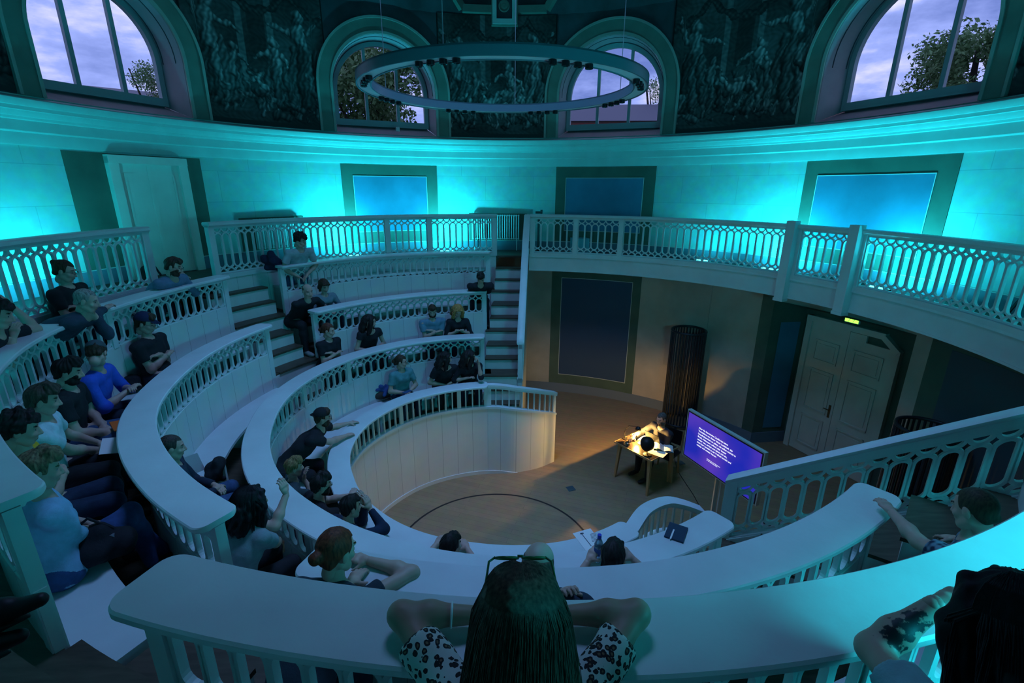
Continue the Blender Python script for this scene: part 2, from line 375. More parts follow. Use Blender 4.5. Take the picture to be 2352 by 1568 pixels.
# upper door on the gallery
ud = thing('door_2', '', '', pol(155, 6.37, 3.76)); del ud['label']; del ud['category']; struct(ud)
def pbox(mb, a0, a1, r0, r1, z0, z1, m=0):
    P = []
    for z in (z0, z1):
        for a, r in ((a0, r0), (a1, r0), (a1, r1), (a0, r1)): P.append(pol(a, r, z))
    mb.hexa(P, m)
mb = MB(); pbox(mb, 149.2, 150.5, 6.3, 6.42, 3.76, 5.66); pbox(mb, 159, 160.3, 6.3, 6.42, 3.76, 5.66); pbox(mb, 149.2, 160.3, 6.29, 6.42, 5.56, 5.68); mb.build('door_frame', DOORP2, ud)
mb = MB(); pbox(mb, 150.5, 159, 6.36, 6.4, 3.77, 5.56); lf = mb.build('door_leaf', DOORP2, ud)
for a0, a1 in ((151.2, 154.2), (155.3, 158.3)):
    for z0, z1 in ((4.0, 4.5), (4.62, 5.42)):
        mb = MB(); pbox(mb, a0, a1, 6.345, 6.36, z0, z0+.03); pbox(mb, a0, a1, 6.345, 6.36, z1-.03, z1); pbox(mb, a0, a0+.3, 6.345, 6.36, z0, z1); pbox(mb, a1-.3, a1, 6.345, 6.36, z0, z1); pbox(mb, a0+.5, a1-.5, 6.35, 6.36, z0+.06, z1-.06); mb.build('door_panel', DOORP2, lf)
mb = MB(); pbox(mb, 154.45, 155.05, 6.335, 6.36, 3.78, 5.55); mb.build('door_astragal', DOORP2, lf)

# windows and upper wall
WINS = [(156.1, 9.4), (112.6, 9.85), (67.05, 10.3), (19.15, 10.65)]
Z0W, Z1W, ZSP = 6.36, 8.85, 7.22
def wlow(a, grow=0):
    for c, h in WINS:
        s = rad(((a-c+180) % 360)-180)*R_W; A = rad(h)*R_W+grow
        if abs(s) < A-1e-6: return ZSP+math.sqrt(max(0, A*A-s*s))
    return Z0W
edges = set()
for c, h in WINS:
    for t in np.linspace(-1, 1, 25): edges.add(round(c+h*math.sin(t*PI/2), 4))
A_ = sorted(set([round(x, 3) for x in np.arange(-180, 181, 1.25)]) | {round(((x+180) % 360)-180, 4) for x in edges})
mb = MB(); a_prev = None
def col(a, zl): k = len(mb.v); mb.v += [tuple(pol(a, R_W, zl)), tuple(pol(a, R_W, (zl+Z1W)/2)), tuple(pol(a, R_W, Z1W))]; return k
for a0, a1 in zip(A_[:-1], A_[1:]):
    m_ = (a0+a1)/2
    inside = wlow(m_) > Z0W
    if inside: z0, z1 = wlow(a0) if wlow(a0) > Z0W else ZSP, wlow(a1) if wlow(a1) > Z0W else ZSP
    else: z0 = z1 = Z0W
    i = col(a0, z0); j = col(a1, z1)
    for q in (0, 1): mb.quad(i+q, j+q, j+q+1, i+q+1)
struct(mb.build('wall_upper', DARKB))
mb = MB(); mb.lathe([(6.42, 8.8), (6.2, 9.4), (5.7, 10.0), (4.8, 10.5), (3.4, 10.9), (1.5, 11.15)], n=72)
struct(mb.build('ceiling', DARKB, smooth=True))
PANE = bpy.data.materials.new('window_glass'); PANE.use_nodes = True; t = PANE.node_tree; t.nodes.clear()
o_ = t.nodes.new('ShaderNodeOutputMaterial'); mx = t.nodes.new('ShaderNodeMixShader'); tr = t.nodes.new('ShaderNodeBsdfTransparent'); gl = t.nodes.new('ShaderNodeBsdfGlossy')
gl.inputs['Roughness'].default_value = .05; mx.inputs[0].default_value = .05; tr.inputs[0].default_value = (.93, .94, .97, 1)
t.links.new(tr.outputs[0], mx.inputs[1]); t.links.new(gl.outputs[0], mx.inputs[2]); t.links.new(mx.outputs[0], o_.inputs[0])
for wi, (c, h) in enumerate(WINS):
    W = rad(h)*R_W; RB = 6.82; kz = .94
    seen = wi < 4
    wnd = thing('window_%d' % (wi+1), '', '', pol(c, RB, 6.6)); del wnd['label']; del wnd['category']; struct(wnd)
    ax = Vector((-math.sin(rad(c)), math.cos(rad(c)), 0)); rx = Vector((math.cos(rad(c)), math.sin(rad(c)), 0))
    def WP(s, z, D): return rx*D+ax*s+Vector((0, 0, z))
    out = [(-W, Z0W)]+[(-W*math.cos(t), ZSP+W*math.sin(t)) for t in np.linspace(0, PI, 29)]+[(W, Z0W)]
    wi_ = W*.95; zb = 6.56; inn = [(-wi_, zb)]+[(-wi_*math.cos(t), ZSP+wi_*math.sin(t)) for t in np.linspace(0, PI, 29)]+[(wi_, zb)]
    mb = MB()
    for (s, z), (s2, z2) in zip(out, inn):
        mb.v.append(tuple(pol(c+math.degrees(s/R_W), R_W-.012, z))); mb.v.append(tuple(WP(s2, z2, RB+.06)))
    for i in range(len(out)-1): mb.quad(2*i, 2*i+1, 2*i+3, 2*i+2)
    mb.build('window_reveal', PURPL, wnd)
    mb = MB(); k = 0
    for s in np.linspace(-1, 1, 9):
        mb.v.append(tuple(pol(c+h*s, R_W-.02, Z0W-.002))); mb.v.append(tuple(WP(s*wi_, zb, RB+.08)))
    for i in range(8): mb.quad(2*i, 2*i+1, 2*i+3, 2*i+2)
    mb.build('window_sill', PURPL, wnd)
    if not seen: continue
    # thin painted line around the reveal, archivolt with raised edges
    for (off, wd, th, mt_) in ((.17, .32, .035, GREENS), (.03, .05, .05, PALEST), (.31, .045, .055, PALEST)):
        mb = MB(); P = Path([(R_W*math.cos(rad(c+x)), R_W*math.sin(rad(c+x))) for x in np.linspace(-20, 20, 80)]); mid = P.L/2
        A = W+off; pts = [(mid-A, Z0W+.0)]+[(mid-A*math.cos(t), ZSP+A*math.sin(t)) for t in np.linspace(0, PI, 41)]+[(mid+A, Z0W)]
        stroke(mb, P, pts, wd, th, off=-th/2); mb.build('archivolt', mt_, wnd)
    mb = MB()
    for f in (.35,):
        o1 = [(-W*(1-.1*f)-0, Z0W+.16)]+[(-(W*(1-.1*f))*math.cos(t), ZSP+(W*(1-.1*f))*math.sin(t)) for t in np.linspace(0, PI, 29)]
    loc = []
    # inset dark outline on the reveal
    def RP(u, i):
        a = Vector(pol(c+math.degrees(out[i][0]/R_W), R_W, out[i][1])); b = WP(inn[i][0], inn[i][1], RB+.06); return a.lerp(b, u)
    pts = [RP(.25, i) for i in range(1, len(out)-1)]; 
    mb.tube(pts, .012, 4); pts = [RP(.75, i) for i in range(1, len(out)-1)]; mb.tube(pts, .012, 4); mb.build('reveal_line', mat('reveal_dark', (.05, .06, .08), .8), wnd)
    # frame
    P = Path([tuple(WP(s, 0, RB))[:2] for s in (-1.5, 1.5)])
    if (P.at(1.5)[3]*rx.x+P.at(1.5)[4]*rx.y) < 0: P = Path([tuple(WP(s, 0, RB))[:2] for s in (1.5, -1.5)])
    mb = MB(); A = wi_-.045; pts = [(1.5-A, zb)]+[(1.5-A*math.cos(t), ZSP+A*math.sin(t)) for t in np.linspace(0, PI, 33)]+[(1.5+A, zb)]
    stroke(mb, P, pts, .09, .09); stroke(mb, P, [(1.5-A, zb+.06), (1.5+A, zb+.06)], .12, .10); stroke(mb, P, [(1.5-A-.02, zb+.005), (1.5+A+.02, zb+.005)], .03, .16)
    mb.build('window_frame', FRAMEP, wnd)
    for s in (-wi_*.33, wi_*.33):
        mb = MB(); stroke(mb, P, [(1.5+s, zb), (1.5+s, ZSP+math.sqrt(A*A-s*s))], .065, .07); mb.build('mullion', FRAMEP, wnd)
    mb = MB(); mb.v = [tuple(WP(s, z, RB+.01)) for s, z in [(-A, zb)]+[(-A*math.cos(t), ZSP+A*math.sin(t)) for t in np.linspace(0, PI, 33)]+[(A, zb)]]; mb.f = [tuple(range(len(mb.v)))]; mb.mi = [0]
    mb.build('pane', PANE, wnd)
    for i in range(1): pass

# murals: dark monochrome figure paintings on the piers between the windows
def mural(a0, a1, seed, label, beasts):
    R = R_W-.016; rs = np.random.RandomState(seed); Wd = rad(a1-a0)*R_W; nx, nz = 150, 165
    S = np.linspace(0, Wd, nx); caps = []
    def cap(x0, z0, x1, z1, r0, r1, b): caps.append((x0, z0, x1, z1, r0, r1, b))
    def figure(x, z, h, lean, arm, b=.8, seat=False):
        hd = h*.075; sx = x+lean*h*.1; top = z+h
        cap(sx, top-hd, sx+.01, top-hd*.8, hd, hd*.9, b)
        cap(sx-lean*.02, top-h*.2, x, top-h*.42, h*.085, h*.07, b)
        for s in (-1, 1): cap(sx+s*h*.09, top-h*.2, sx+s*h*.09+arm[0 if s < 0 else 1][0]*h*.17, top-h*.2+arm[0 if s < 0 else 1][1]*h*.17, h*.032, h*.026, b); ex, ez = sx+s*h*.09+arm[0 if s < 0 else 1][0]*h*.17, top-h*.2+arm[0 if s < 0 else 1][1]*h*.17; cap(ex, ez, ex+s*h*.05, ez+arm[0 if s < 0 else 1][1]*h*.13-.03, h*.026, h*.02, b)
        for s in (-1, 1):
            if seat: cap(x+s*.03, top-h*.45, x+s*.1+h*.2, top-h*.5, h*.055, h*.045, b*.9); cap(x+s*.1+h*.2, top-h*.5, x+s*.12+h*.16, z, h*.042, h*.028, b*.9)
            else: cap(x+s*h*.045, top-h*.46, x+s*h*.08, z+h*.25, h*.055, h*.042, b*.9); cap(x+s*h*.08, z+h*.25, x+s*h*.1, z, h*.04, h*.025, b*.9)
        for q in range(4): cap(x+(q-1.5)*h*.07, top-h*.36, x+(q-1.5)*h*.11+rs.uniform(-.05, .05), z+h*rs.uniform(.08, .3), h*.05, h*.07, b*rs.uniform(.3, .7))
    zb0 = 6.62
    figure(Wd*.17, zb0-.05, 1.9, .35, ((-.5, .7), (.8, .1)), .75); figure(Wd*.85, zb0-.05, 1.85, -.3, ((-.8, -.2), (.3, .9)), .7); figure(Wd*.70, zb0, 1.1, -.2, ((-.7, -.5), (.6, .3)), .6, True)
    figure(Wd*.38, zb0-.05, 1.35, .3, ((-.5, -.7), (.8, -.2)), .85, True)
    for k in range(beasts):
        bx, bz = Wd*(.5+.16*k-.08*beasts)+rs.uniform(-.05, .05), zb0+.28+.16*(k % 2)+rs.uniform(0, .2)
        cap(bx-.17, bz, bx+.2, bz+.04, .13, .12, .8); cap(bx+.2, bz+.06, bx+.33, bz+.2, .07, .05, .85); cap(bx+.33, bz+.2, bx+.42, bz+.14, .055, .035, .85)
        for q in (-.14, -.06, .12, .2): cap(bx+q, bz-.06, bx+q+rs.uniform(-.03, .03), bz-.32, .035, .02, .6)
    for k in range(60): x, z = rs.uniform(.1, Wd-.1), zb0+rs.uniform(-.12, .95)*rs.rand()**.5; l = rs.uniform(.1, .4); cap(x, z, x+l*rs.uniform(-1, 1), z+l*rs.uniform(-.3, .5), rs.uniform(.03, .10), rs.uniform(.02, .06), rs.uniform(.2, .55))
    gar = [(.0, .45), (.25, .12), (.5, .0), (.75, .12), (1., .45)]
    cols = []; V = []; F = []
    ZZ = np.zeros((nx, nz)); SS = np.repeat(S[:, None], nz, 1)
    for i, s in enumerate(S):
        zl = max(6.375, wlow(a0+math.degrees(s/R_W), .33)); ZZ[i] = np.linspace(zl, 8.84, nz)
    B = .12+.05*np.sin(SS*3+seed)*np.sin(ZZ*2.3); 
    for px in (.40, .62): B = np.where((abs(SS-Wd*px) < .06) & (ZZ > 6.9), .24, B)
    B = np.where((abs(SS-Wd*.5) < .15) & (ZZ > 7.5) & (ZZ < 8.4), .07, B)
    order = sorted(caps, key=lambda c: rs.rand()); S0, Z0 = SS, ZZ
    SS = S0+.028*np.sin(Z0*8+seed)+.018*np.sin(S0*19+Z0*14)+.010*np.sin(Z0*41+S0*9); ZZ = Z0+.022*np.sin(S0*11+seed*2)+.014*np.sin(S0*27-Z0*17)+.008*np.sin(S0*60+Z0*31)
    for x0, z0, x1, z1, r0, r1, b in order:
        dx, dz = x1-x0, z1-z0; l2 = dx*dx+dz*dz+1e-9; t = np.clip(((SS-x0)*dx+(ZZ-z0)*dz)/l2, 0, 1); r = r0+(r1-r0)*t
        ex, ez = SS-(x0+dx*t), ZZ-(z0+dz*t); dd = np.hypot(ex, ez)/r; ins = dd < 1
        nzn = np.sqrt(np.clip(1-dd*dd, 0, 1)); tone = b*(.75+.35*np.sin(SS*70+ZZ*25+x0*50))*(.12+.70*np.clip(.55*nzn-.45*ex/r+.4*ez/r, 0, 1))
        al = np.clip((1-dd)*5, 0, 1); B = np.where(ins, B*(1-al)*.8+tone*al, B)
    SS, ZZ = S0, Z0
    for g in range(3):
        gx = Wd*(g/2.); sag = .42*np.clip(1-((SS-gx)/(Wd*.26))**2, -1, 1); gz = 8.75-sag; dd = abs(ZZ-gz)/(.07+.03*np.sin(SS*23)); B = np.where((dd < 1) & (abs(SS-gx) < Wd*.26), .05+.12*(1-dd)*(.5+.5*np.sin(SS*60)*np.sin(ZZ*55)), B)
    B = B*(1+.25*np.sin(SS*31+4*np.sin(ZZ*17))*np.sin(ZZ*29+3*np.sin(SS*13)))
    B = np.where(np.minimum(SS, Wd-SS) < .03, .03, B); B = np.where(ZZ < 6.44, .09, B); B = np.clip(B, .02, 1)**1.25*1.7
    col = np.stack([B*.40, B*.52, B*.52, np.ones_like(B)], -1).reshape(-1, 4)*[.9, .9, .9, 1]
    AA = np.radians(a0)+SS/R_W; V = np.stack([R*np.cos(AA), R*np.sin(AA), ZZ], -1).reshape(-1, 3)
    ii, jj = np.meshgrid(np.arange(nx-1), np.arange(nz-1), indexing='ij'); k = (ii*nz+jj).ravel()
    F = np.stack([k, k+nz, k+nz+1, k+1], 1)
    me = bpy.data.meshes.new('mural'); me.from_pydata(V.tolist(), [], F.tolist()); at = me.color_attributes.new('paint', 'FLOAT_COLOR', 'POINT'); at.data.foreach_set('color', col.ravel())
    me.materials.append(MURAL); o = bpy.data.objects.new('mural', me); C.objects.link(o); tag(o, label, 'mural', 'murals between the arched windows')
MURAL = bpy.data.materials.new('mural_paint'); MURAL.use_nodes = True; t = MURAL.node_tree; b = t.nodes['Principled BSDF']; b.inputs['Roughness'].default_value = .75; b.inputs['Specular IOR Level'].default_value = .2
at = t.nodes.new('ShaderNodeAttribute'); at.attribute_name = 'paint'; t.links.new(at.outputs['Color'], b.inputs['Base Color'])
mural(123.2, 146.0, 3, 'dark painted mural of figures between the leftmost window and the tree-filled window', 1)
mural(78.2, 102.0, 5, 'dark painted mural with a flock of beasts, between the two middle windows', 4)
mural(30.6, 56.0, 8, 'dark painted mural with a resting beast, between the third and the rightmost window', 2)
mural(166.2, 188, 11, 'sliver of dark painted mural at the left edge of the view', 1)
mural(-14, 7.6, 12, 'sliver of dark painted mural at the right edge of the view', 1)

# pale painted stone tray and medallion low on the dome
mt = thing('ceiling_medallion', 'square pale framed medallion hanging over the middle mural at the foot of the dome', 'medallion', pol(88.5, 6.3, 8.86))
def fbox(a0, a1, z0, z1, r, th, m, nm): mb = MB(); sweep(mb, arc(r, a0, a1), [(-th, z0), (0, z0), (0, z1), (-th, z1)], ds=.1); mb.build(nm, m, mt)
fbox(86.0, 91.2, 8.62, 9.25, 6.36, .10, GREENS, 'backing'); fbox(86.2, 87.1, 8.68, 9.2, 6.26, .03, CORN, 'frame'); fbox(90.2, 91.0, 8.68, 9.2, 6.26, .03, CORN, 'frame'); fbox(86.2, 91.0, 8.64, 8.74, 6.26, .03, CORN, 'frame'); fbox(87.1, 90.2, 8.74, 9.2, 6.26, .004, mat('medallion_dark', (.03, .05, .06), .8), 'field')
mb = MB(); mb.lathe([(.001, .0), (.05, .01), (.085, -.005), (.1, .012), (.12, 0)], n=24); ob = mb.build('boss', GREENS, mt, smooth=True); ob.matrix_parent_inverse = mt.matrix_basis.inverted(); ob.rotation_euler = (PI/2, 0, 0); ob.location = pol(88.7, 6.24, 8.98)
tr_ = MB()
for sg in (1, -1):
    pts = [pol(88.6+sg*2.6, 6.32, 8.93), pol(88.6+sg*8.3, 6.32, 8.93), pol(88.6+sg*10.6, 6.2, 9.25), pol(88.6+sg*14, 6.1, 9.6)]
    for i in range(3): tr_.bar(pts[i], pts[i+1], .12, .14)
struct(tr_.build('trim_50', GREENS))
mb = MB(); mb.box(0, 0, 0, .05, .08, .05, m=0); mb.lathe([(.0, .0), (.045, .0), (.045, .07), (.03, .09), (0.001, .09)], c=(0, -.02, -.05), n=16)
cm = mb.build('camera_dome', WHITE, smooth=False); cm.location = pol(110.6, 6.36, 6.48); tag(cm, 'tiny white security camera on the sill under the tree-filled window', 'camera')

# ---------------------------------------------------------------- tiers
def tier(row, fi, fo, a0, a1, label):
    t = thing('seating_tier', label, 'seating tier', pol((a0+a1)/2, fi(180), 0), group='curved seating tiers')
    zf = FLR[row]; mb = MB(); band(mb, plus(fi, .12), plus(fo, .115), a0, a1, max(0, zf-.65), zf-.03); mb.build('riser', WHITE2, t)
    mb = MB(); band(mb, plus(fi, .13), plus(fo, .11), a0-.3, a1+.3, zf-.03, zf); mb.build('walkway', STEPW, t)
AX = 22.6
tier('DE', E_in, D_in, 91.5, 314, 'lowest curved white tier with wooden walkway, behind the innermost rail')
tier('CD', D_in, C_in, 93, 313, 'second curved tier from the bottom with wooden walkway')
tier('BC', C_in, B_in, 93, 314, 'third curved tier from the bottom with wooden walkway')
tier('AB', B_in, A_r, 92, 316, 'highest curved tier with wooden walkway, just below the gallery')
mb = MB(); band(mb, plus(A_r, -.02), const(6.42), 90, 322, 3.70, 3.76); o = struct(mb.build('floor_gallery', STEPW))
mb = MB(); band(mb, plus(A_r, -.02), const(6.42), -38, 90, 3.72, 3.76, 0); struct(mb.build('floor_balcony', STEPW))
mb = MB(); band(mb, plus(A_r, .035), const(6.39), -37.5, 82, 3.44, 3.72, 0); struct(mb.build('ceiling_balcony', STAGEW))
bz = thing('balcony_edge', 'curved white fascia of the balcony above the stage door', 'balcony edge', pol(30, A_r(30), 3.6))
mb = MB(); PA = arc(A_r, -38, 82.3); sweep(mb, PA, [(-.03, 3.42), (.03, 3.42), (.03, 3.80), (-.03, 3.80)]); mb.build('fascia', WHITE, bz)
mb = MB(); sweep(mb, PA, [(-.055, 3.74), (0, 3.74), (0, 3.80), (-.045, 3.80)]); mb.build('moulding', WHITE, bz); mb = MB(); sweep(mb, PA, [(-.04, 3.42), (0, 3.42), (0, 3.45), (-.04, 3.45)]); mb.build('moulding', WHITE, bz)
for a0, a1 in ((90.5, 155.2), (166.2, 242), (254, 300)):
    w_ = MB(); sweep(w_, arc(A_r, a0, a1), [(-.03, 3.0), (.03, 3.0), (.03, 3.82), (-.03, 3.82)], uvr=0)
    tag(w_.build('gallery_plinth', BOARD), {90.5: 'curved white board plinth below the far gallery rail', 166.2: 'curved white board plinth below the left gallery rail', 254: 'curved white board plinth behind the near top row'}[a0], 'plinth')

def bench(row, fo, a0, a1, label):
    t = thing('bench', label, 'bench', pol((a0+a1)/2, fo(180)-.2, FLR[row]), group='curved white benches of the seating tiers')
    z = FLR[row]; mb = MB(); band(mb, plus(fo, -.27), plus(fo, .13), a0, a1, z+.405, z+.44); mb.build('seat', WHITE, t)
    n = max(2, int((a1-a0)/14)); 
    for i in range(n+1):
        a = a0+.8+(a1-a0-1.6)*i/n; mb = MB(); mb.hexa([pol(a-.5, fo(a)-.22, z), pol(a+.5, fo(a)-.22, z), pol(a+.5, fo(a)+.12, z), pol(a-.5, fo(a)+.12, z), pol(a-.5, fo(a)-.22, z+.405), pol(a+.5, fo(a)-.22, z+.405), pol(a+.5, fo(a)+.12, z+.405), pol(a-.5, fo(a)+.12, z+.405)]); mb.build('support', WHITE2, t)
bench('DE', D_in, 96, 308, 'lowest curved white bench, behind the innermost rail')
bench('CD', C_in, 95, 146, 'curved white bench of the second row on the far side')
bench('CD', C_in, 160, 241, 'curved white bench of the second row on the left')
bench('CD', C_in, 254.5, 309, 'curved white bench of the second row on the near side')
bench('BC', B_in, 95, 145, 'curved white bench of the third row on the far side')
bench('BC', B_in, 160, 243, 'curved white bench of the third row, its end at the bottom left corner')
bench('BC', B_in, 255, 307, 'curved white bench of the third row on the near side')
bench('AB', plus(A_r, -.14), 93, 144, 'curved white bench of the top row below the far gallery rail')
bench('AB', plus(A_r, -.14), 167, 240, 'curved white bench of the top row on the left')
bench('AB', plus(A_r, -.14), 256, 306, 'curved white bench of the top row on the near side')

DESKP = [(-.14, -.03), (-.13, -.042), (.13, -.042), (.14, -.03), (.14, -.008), (.13, 0), (-.13, 0), (-.14, -.008)]
def rounddesk(mb, path, zt, hw=.14, s0=0, s1=None):
    """desk top with rounded plan corners at both ends"""
    s1 = path.L if s1 is None else s1; rc = min(.07, hw*.6); T = []
    for i in range(7): t = i/6*PI/2; T.append((s0+rc*(1-math.sin(t)), hw-rc+rc*math.cos(t)))
    T = T[::-1]; T = sorted(set(T)); n = max(4, int((s1-s0)/.07)); body = [(s0+rc+(s1-s0-2*rc)*i/n, hw) for i in range(n+1)]
    T2 = [(s1-(a-s0), b) for a, b in T][::-1]; ALL = T[:-1]+body+T2[1:]
    k = len(mb.v); pr = [(-1, -.03), (-.94, -.042), (.94, -.042), (1, -.03), (1, -.008), (.94, 0), (-.94, 0), (-1, -.008)]
    for s, h in ALL:
        x, y, z, nx, ny = path.at(s)
        for d, q in pr: mb.v.append((float(x+nx*d*h), float(y+ny*d*h), float(z+zt+q)))
    for i in range(len(ALL)-1):
        for j in range(8): a = k+i*8; b = a+8; mb.quad(a+j, a+(j+1) % 8, b+(j+1) % 8, b+j)
    mb.f.append(tuple(k+j for j in range(8))[::-1]); mb.mi.append(0); e = k+(len(ALL)-1)*8; mb.f.append(tuple(e+j for j in range(8))); mb.mi.append(0)
def balustrade(tr, f, a0, a1, zl, zp, label, posts=()):
    zt = ZT[tr]; t = thing('balustrade', label, 'balustrade', pol((a0+a1)/2, f(180)+.14, zt), group='white pierced balustrades of the seating tiers')
    P = arc(f, a0, a1, .14); mb = MB(); rounddesk(mb, P, zt); smooth_ang(mb.build('desk_top', WHITE, t), 20)
    mb = MB(); sweep(mb, P, [(-.06, zt-.06), (-.05, zt-.075), (.05, zt-.075), (.06, zt-.06), (.06, zt-.04), (-.06, zt-.04)], .04, P.L-.04); mb.build('rail_moulding', WHITE, t)
    mb = MB(); sweep(mb, P, [(-.025, zp), (.025, zp), (.025, zl-.005), (-.025, zl-.005)], uvr=0); mb.build('board_panel', BOARD, t)
    st = [0.0]+[((a-a0)/(a1-a0))*P.L for a in posts]+[P.L]
    for i, s in enumerate(st):
        s_ = min(max(s, .045), P.L-.045); mb = MB(); sweep(mb, P, [(-.032, zp if i in (0, len(st)-1) else zl-.02), (.032, zp if i in (0, len(st)-1) else zl-.02), (.032, zt-.05), (-.032, zt-.05)], s_-.04, s_+.04, ds=.03); mb.build('post', WHITE, t)
    for i in range(len(st)-1):
        mb = MB(); lattice(mb, P, st[i]+(.09 if i == 0 else .04), st[i+1]-(.09 if i == len(st)-2 else .04), zl, zt-.085); mb.build('lattice_panel', WHITE, t)
balustrade('B', B_in, 92, 145.5, 3.44, 2.36, 'pierced balustrade of the third ring on the far side, under the gallery')
balustrade('B', B_in, 158.5, 242.3, 3.44, 2.36, 'pierced balustrade of the third ring on the left, cut by the frame edge', (185, 212))
balustrade('B', B_in, 254.4, 316, 3.44, 2.36, 'wide near balustrade whose desk top fills the bottom of the view', (285,))
balustrade('C', C_in, 93.5, 146.3, 2.78, 1.72, 'pierced balustrade of the second ring on the far side')
balustrade('C', C_in, 159.6, 242, 2.78, 1.72, 'pierced balustrade of the second ring on the left, with rounded desk end', ())
balustrade('C', C_in, 253.5, 311, 2.78, 1.72, 'pierced balustrade of the second ring on the near side, its end beside the right stair', (282,))
balustrade('D', D_in, 95, 308.5, 2.10, 1.06, 'pierced balustrade of the first seating ring, running around the whole horseshoe', (146.4, 166.1, 200, 235, 270))

# innermost rail: plain square balusters over a boarded wall, with swept ends
t = thing('balustrade', 'innermost white rail with plain square balusters and swept ends around the stage', 'balustrade', pol(200, 2.1, 1.84))
PE = arc(E_in, 95, 310, .14); mb = MB(); rounddesk(mb, PE, 1.84); smooth_ang(mb.build('desk_top', WHITE, t), 20)
def crv(pts, n=10):
    P = [np.array(p, float) for p in pts]; P = [2*P[0]-P[1]]+P+[2*P[-1]-P[-2]]; out = []
    for i in range(1, len(P)-2):
        for u in np.linspace(0, 1, n, endpoint=False):
            out.append(.5*((2*P[i])+(-P[i-1]+P[i+1])*u+(2*P[i-1]-5*P[i]+4*P[i+1]-P[i+2])*u*u+(-P[i-1]+3*P[i]-3*P[i+1]+P[i+2])*u**3))
    return out+[P[-2]]
p0 = pol(95, 2.27); FL = Path(crv([(1.1, 2.66, -.33), (.78, 2.44, -.19), (.36, 2.29, -.07), (0, 2.27, -.01), (p0.x, p0.y, 0)]))
p1 = pol(310, 2.17); FRp = Path(crv([(p1.x, p1.y, -.02), (1.66, -1.3, -.05), (1.98, -1.05, -.12), (2.22, -.98, -.2), (2.5, -.93, -.34)]))
def erail(P, wide, first, last, hw):
    mb = MB(); sweep(mb, P, [(-.03, 0), (.03, 0), (.03, 1.38), (-.03, 1.38)], uvr=0, ds=.06); mb.build('board_wall', BOARD, t)
    mb = MB(); sweep(mb, P, [(-.05, 1.37), (.05, 1.37), (.05, 1.41), (-.05, 1.41)], ds=.06); mb.build('sill_moulding', WHITE, t)
    mb = MB(); sweep(mb, P, [(-.05, 1.765), (.05, 1.765), (.05, 1.80), (-.05, 1.80)], ds=.06); mb.build('top_moulding', WHITE, t); mb = MB(); sweep(mb, P, [(-.045, 0), (.04, 0), (.04, .07), (-.045, .07)], ds=.06); mb.build('base_moulding', WHITE, t)
    if hw: mb = MB(); sweep(mb, P, [(-hw, 1.795), (hw, 1.795), (hw, 1.84), (-hw, 1.84)], ds=.04); mb.build('hand_rail', WHITE, t)
    n = int(P.L/.125); mb = MB()
    for i in range(n+1):
        s = .03+(P.L-.06)*i/n; stroke(mb, P, [(s, 1.40), (s, 1.77)], .07 if i in (0, n) or (wide and i % 9 == 4) else .022, .03)
    o = mb.build('balusters', WHITE, t); o['kind'] = 'stuff'
erail(PE, True, 0, 0, 0); erail(FL, False, 0, 0, .055); erail(FRp, False, 0, 0, .075)

# gallery rail
def grail(a0, a1, label, posts=(), zl=3.85):
    t = thing('balustrade', label, 'balustrade', pol((a0+a1)/2, 5.4, 4.68), group='gallery railings with long oval openings')
    P = arc(A_r, a0, a1); mb = MB(); sweep(mb, P, [(-.05, 4.60), (-.075, 4.625), (-.09, 4.63), (-.09, 4.665), (-.07, 4.68), (.07, 4.68), (.09, 4.665), (.09, 4.63), (.075, 4.625), (.05, 4.60)]); mb.build('hand_rail', WHITE, t)
    mb = MB(); sweep(mb, P, [(-.05, 3.76), (.05, 3.76), (.05, 3.835), (-.05, 3.835)]); mb.build('plinth_rail', WHITE, t)
    st = [0.0]+[((a-a0)/(a1-a0))*P.L for a in posts]+[P.L]
    for i, s in enumerate(st):
        s_ = min(max(s, .05), P.L-.05); mb = MB(); sweep(mb, P, [(-.045, 3.76), (.045, 3.76), (.045, 4.62), (-.045, 4.62)], s_-.05, s_+.05, ds=.03); mb.build('post', WHITE, t)
    for i in range(len(st)-1):
        mb = MB(); lattice(mb, P, st[i]+(.1 if i == 0 else .05), st[i+1]-(.1 if i == len(st)-2 else .05), zl, 4.585, both=True); mb.build('lattice_panel', WHITE, t)
grail(90.3, 155.2, 'gallery railing on the far side left of the straight stairs', (107, 117.1))
grail(166, 204, 'gallery railing at the left edge of the view, ending by the upper door')
grail(-37, 82.2, 'gallery railing of the balcony above the stage door', (14.1, 25.2, 61.3, 71.6))
for a in (25.2, 14.1):
    mb = MB(); r = A_r(a); pbox(mb, a-.85, a+.85, r-.16, r-.03, 3.40, 4.74); pbox(mb, a-.95, a+.95, r-.17, r-.03, 3.37, 3.42)
    tag(mb.build('tall_post', WHITE), 'tall square post on the balcony front, %s' % ('left one of the pair above the stage door' if a > 20 else 'right one of the pair above the stage door'), 'post', 'tall posts on the balcony front')

